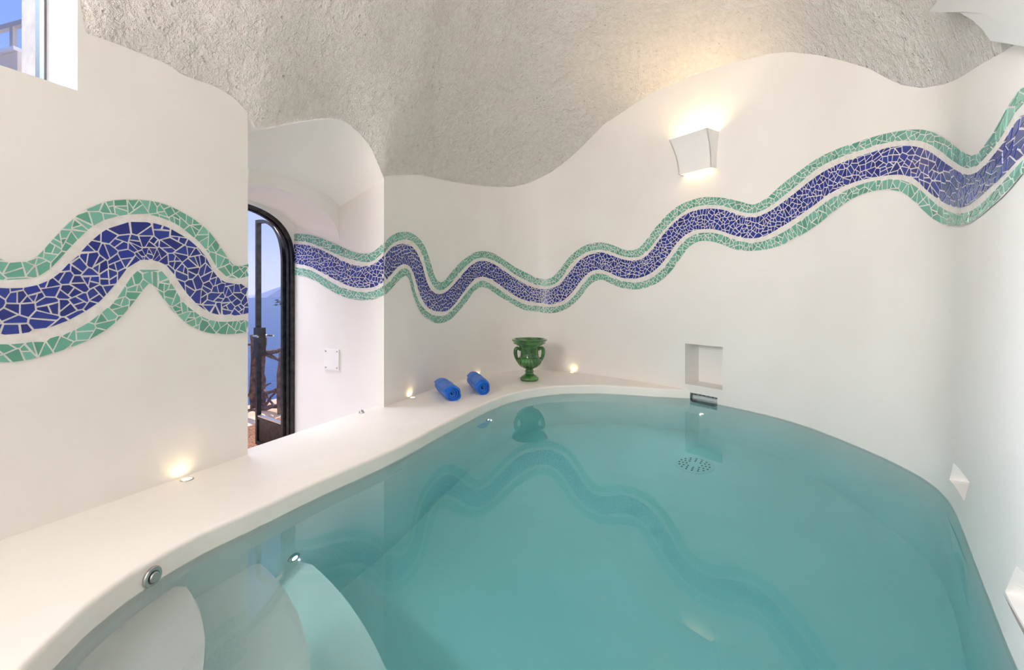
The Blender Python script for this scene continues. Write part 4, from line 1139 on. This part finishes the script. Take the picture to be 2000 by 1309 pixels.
def towel(front, back, Rr, label, squash, seed, pinch=0.):
    f = Vector(front); b = Vector(back); ax = (b - f); Ln = ax.length; ax.normalize(); sd = ax.cross(Vector((0, 0, 1))).normalized()
    o_ = empty('rolled_towel', f, label, 'towel', 'rolled blue towels on the deck'); rnd = random.Random(seed)
    turns = 3.6; n = 150; th = Rr * .80 / turns
    ph = [rnd.uniform(0, 6.28) for _ in range(4)]

    def sec(a, r):     # squashed section with a flat underside, resting on z = 0
        x = r * math.cos(a); z = r * math.sin(a)
        wob = 1 + .035 * math.sin(3 * a + ph[0]) + .02 * math.sin(5 * a + ph[1])
        x *= wob; z *= squash * wob
        if pinch and x > 0 and z < 0: x += pinch * (r / Rr) * (x / Rr) * min(1, -z / Rr * 1.6)
        return x, z
    loops = [[], []]
    zmin = 1e9
    for i in range(n + 1):
        tt = i / n; a = -math.pi * .35 + 2 * math.pi * turns * (1 - tt); r = Rr - th * turns * tt
        loops[0].append(sec(a, r)); loops[1].append(sec(a, max(.002, r - th * .80)))
        zmin = min(zmin, loops[0][-1][1])
    lift = -zmin
    q = MB(); rws_ = []
    ys = [0, .006, .02] + list(np.linspace(.05, Ln - .05, 9)) + [Ln - .02, Ln - .006, Ln]
    ring_ = loops[0] + loops[1][::-1]; cx0 = 0
    for y in ys:
        e_ = min(y, Ln - y); inset = .90 + .10 * min(1, math.sqrt(e_ / .02)) if e_ < .02 else 1
        wv = 1 + .02 * math.sin(y * 40 + ph[2])
        # telescoped end: inner layers sit a bit deeper
        row = []
        for j, (x, z) in enumerate(ring_):
            tt = (j if j <= n else 2 * n + 1 - j) / n
            yy = y + (.014 * tt + .004 * math.sin(tt * 40 + ph[3])) * (1 - y / Ln)
            row.append(sd * (x * inset * wv) + Vector((0, 0, lift + (z if z < 0 else z * inset * wv))) + ax * yy)
        rws_.append(row)
    q.grid(rws_, True)
    base = 0; m_ = len(ring_)
    for rowi in (0, len(ys) - 1):       # ends of the spiral band
        for i in range(n):
            q.f.append((rowi * m_ + i, rowi * m_ + i + 1, rowi * m_ + m_ - 2 - i, rowi * m_ + m_ - 1 - i))
    q.obj('terry_roll', M_TOWEL, o_, auto=60)
    q = MB(); rws_ = []
    i1 = int(n / turns) - 2
    for y in (Ln * .56, Ln * .60, Ln * .66, Ln * .70):
        wv = 1.012 * (1 + .02 * math.sin(y * 40 + ph[2]))
        rws_.append([sd * (x * wv) + Vector((0, 0, lift + (z * 1.0 if z < 0 else z * wv))) + ax * (y + .002) for x, z in loops[0][2:i1]])
    q.grid(rws_); q.obj('woven_border', M_TSTRIPE, o_, smooth=True)
    return o_


towel(deckpt(884, 784), deckpt(862, 765), .062, 'blue rolled towel on the deck, left one with the crumpled end', .92, 2, pinch=.035)
towel(deckpt(943, 772), deckpt(924, 753), .062, 'blue rolled towel on the deck, right one with a neat spiral end', 1.0, 5)

# ------------------------------------------------------------------ terrace, sea and sky line outside
q = MB(); q.box(lp(.5, 1.72, FLOOR - .06), U * 3.0, N * .92, Vector((0, 0, .05))); te = q.obj('floor_terrace', M_TERRACE); tag(te, 'sunlit stone terrace outside the door', kind='structure')
q = MB(); q.box((0, 0, .012), U * .62, N * .42, Vector((0, 0, .012)))
mat_ = q.obj('coir_mat', M_COIR, loc=lp(1.25, 1.42, FLOOR - .01)); tag(mat_, 'rust brown coir mat on the terrace outside the door', 'mat')


def gp(px, py, Y): return Vector(((px - CX) / F * Y, Y, CAMZ - (py - HY) / F * Y))


rail = empty('branch_railing', deckpt(520, 800, FLOOR), 'rustic railing of dark knotty branches at the terrace edge', 'railing'); ro = rail.location.copy()
def branch(name, pts, r0, r1, seed=0):
    rnd = random.Random(seed); P_ = [gp(*p) - ro for p in pts]
    c = catmull([tuple(p) for p in P_], .06); n = len(c)
    q = MB(); q.tube([Vector(p) + Vector((rnd.uniform(-1, 1), rnd.uniform(-1, 1), rnd.uniform(-1, 1))) * .006 for p in c], [(r0 + (r1 - r0) * i / (n - 1)) * rnd.uniform(.85, 1.15) for i in range(n)], 8); q.obj(name, M_BARK, rail, smooth=True)
branch('post', [(496, 815, 4.75), (494, 740, 4.75), (497, 690, 4.75), (493, 655, 4.75)], .034, .026, 1)
branch('post', [(515, 800, 4.9), (513, 730, 4.9), (516, 660, 4.9)], .026, .022, 2)
branch('post', [(549, 838, 4.55), (547, 760, 4.55), (550, 690, 4.55)], .034, .028, 3)
branch('post', [(440, 800, 5.0), (443, 650, 5.0)], .034, .028, 9)
branch('rail', [(400, 672, 4.9), (470, 674, 4.8), (512, 671, 4.8)], .014, .012, 4)
branch('rail', [(512, 690, 4.85), (535, 687, 4.7), (560, 682, 4.55)], .022, .02, 5)
branch('rail', [(516, 690, 4.85), (535, 699, 4.7), (560, 709, 4.55)], .018, .018, 6)
branch('rail', [(512, 770, 4.85), (535, 763, 4.7), (560, 757, 4.5)], .02, .018, 7)
branch('rail', [(420, 768, 4.9), (480, 772, 4.8), (514, 768, 4.85)], .02, .018, 8)
branch('brace', [(514, 800, 4.85), (530, 776, 4.75), (552, 752, 4.6)], .014, .012, 10)
branch('brace', [(515, 762, 4.85), (527, 782, 4.75), (545, 800, 4.6)], .014, .012, 11)
branch('twig', [(513, 760, 4.8), (522, 752, 4.8), (530, 748, 4.8)], .012, .006, 12)
branch('rail', [(484, 805, 4.7), (515, 798, 4.7), (553, 790, 4.55)], .024, .02, 13)

tw = empty('leafy_plant', gp(590, 809, 4.5), 'slender dark plant with a leafy tip before the sea beyond the door', 'plant'); wo = tw.location.copy()
q = MB(); q.tube([gp(590, 809, 4.5) - wo, gp(591, 720, 4.5) - wo, gp(588, 640, 4.5) - wo, gp(576, 598, 4.5) - wo, gp(555, 590, 4.5) - wo, gp(537, 592, 4.5) - wo], [.009, .008, .007, .006, .004, .003], 6); q.obj('stem', M_BARK, tw)
rnd = random.Random(11)
for i in range(14):
    c = gp(rnd.uniform(537, 560), rnd.uniform(586, 598), 4.5 + rnd.uniform(-.04, .04)) - wo; a = rnd.uniform(0, 3.1); l_ = .026
    ux = Vector((math.cos(a), .2, math.sin(a) * .6)) * l_; vx = Vector((-math.sin(a) * .4, .3, .5)) * l_ * .5
    q = MB(); q.add([c - ux, c - vx, c + ux, c + vx, c + Vector((0, .004, 0))], [(0, 1, 4), (1, 2, 4), (2, 3, 4), (3, 0, 4)]); q.obj('leaf', M_LEAF, tw)


def sea_mat():
    m, nt, b = mat_new('sea'); setp(b, rough=.25, spec=.3); b.inputs['Base Color'].default_value = (.012, .05, .17, 1); L = nt.links.new
    tcn = nt.nodes.new('ShaderNodeTexCoord'); mp_ = nt.nodes.new('ShaderNodeMapping'); mp_.inputs['Scale'].default_value = (.25, .5, 1)
    n1 = nt.nodes.new('ShaderNodeTexNoise'); n1.inputs['Scale'].default_value = 1.0; n1.inputs['Detail'].default_value = 8
    bp = nt.nodes.new('ShaderNodeBump'); bp.inputs['Strength'].default_value = .8; bp.inputs['Distance'].default_value = .8
    L(tcn.outputs['Object'], mp_.inputs[0]); L(mp_.outputs[0], n1.inputs['Vector']); L(n1.outputs['Fac'], bp.inputs['Height']); L(bp.outputs[0], b.inputs['Normal']); return m
q = MB(); q.quad((-16000, -200, -38), (9000, -200, -38), (9000, 16000, -38), (-16000, 16000, -38)); sea = q.obj('sea', sea_mat()); tag(sea, 'blue sea reaching to the horizon beyond the door', 'sea', kind='stuff')
q = MB(); hp = []
prof = [(-60, 0), (-30, .25), (0, .55), (25, .8), (48, 1.0), (70, .92), (100, .6), (140, .35), (190, .12), (240, 0)]
rowA, rowB, rowC = [], [], []
for x, h in prof:
    Y = 9000; X = (555 - 35 + x - CX) / F * Y
    rowA.append((X, Y, -38)); rowB.append((X, Y + 300, -38 + h * 330)); rowC.append((X, Y + 900, -38))
q.grid([rowA, rowB, rowC]); hill = q.obj('headland', M_HILL); tag(hill, 'faint hazy headland on the sea horizon seen through the door', 'hill')

# upper terrace seen through the high window
pa, pb = gp(-260, 165, 3.55), gp(58, 103, 2.98)
dirp = Vector((pb.x - pa.x, pb.y - pa.y, 0)); np_ = Vector((-dirp.y, dirp.x, 0)).normalized()
zt = gp(20, 110, 3.03).z
cpt = (pa + pb) / 2
par = empty('parapet', Vector((cpt.x, cpt.y, zt - .7)), 'cream parapet with railing outside the high window', 'parapet')
q = MB(); q.box((0, 0, .33), dirp / 2, np_ * .06, Vector((0, 0, .35))); q.obj('wall_body', M_PARAPET, par)
q = MB(); q.box((0, 0, .69), dirp / 2, np_ * .08, Vector((0, 0, .012))); q.obj('coping', M_WHITE, par)
q = MB(); q.box((0, 0, .70 + .20), dirp / 2, np_ * .015, Vector((0, 0, .016))); q.obj('handrail', M_RAIL, par)
for f in (-.42, -.25, -.08, .09, .26, .415):
    q = MB(); q.box(dirp * f + Vector((0, 0, .79)), dirp.normalized() * .016, np_ * .012, Vector((0, 0, .095))); q.obj('baluster', M_RAIL, par)
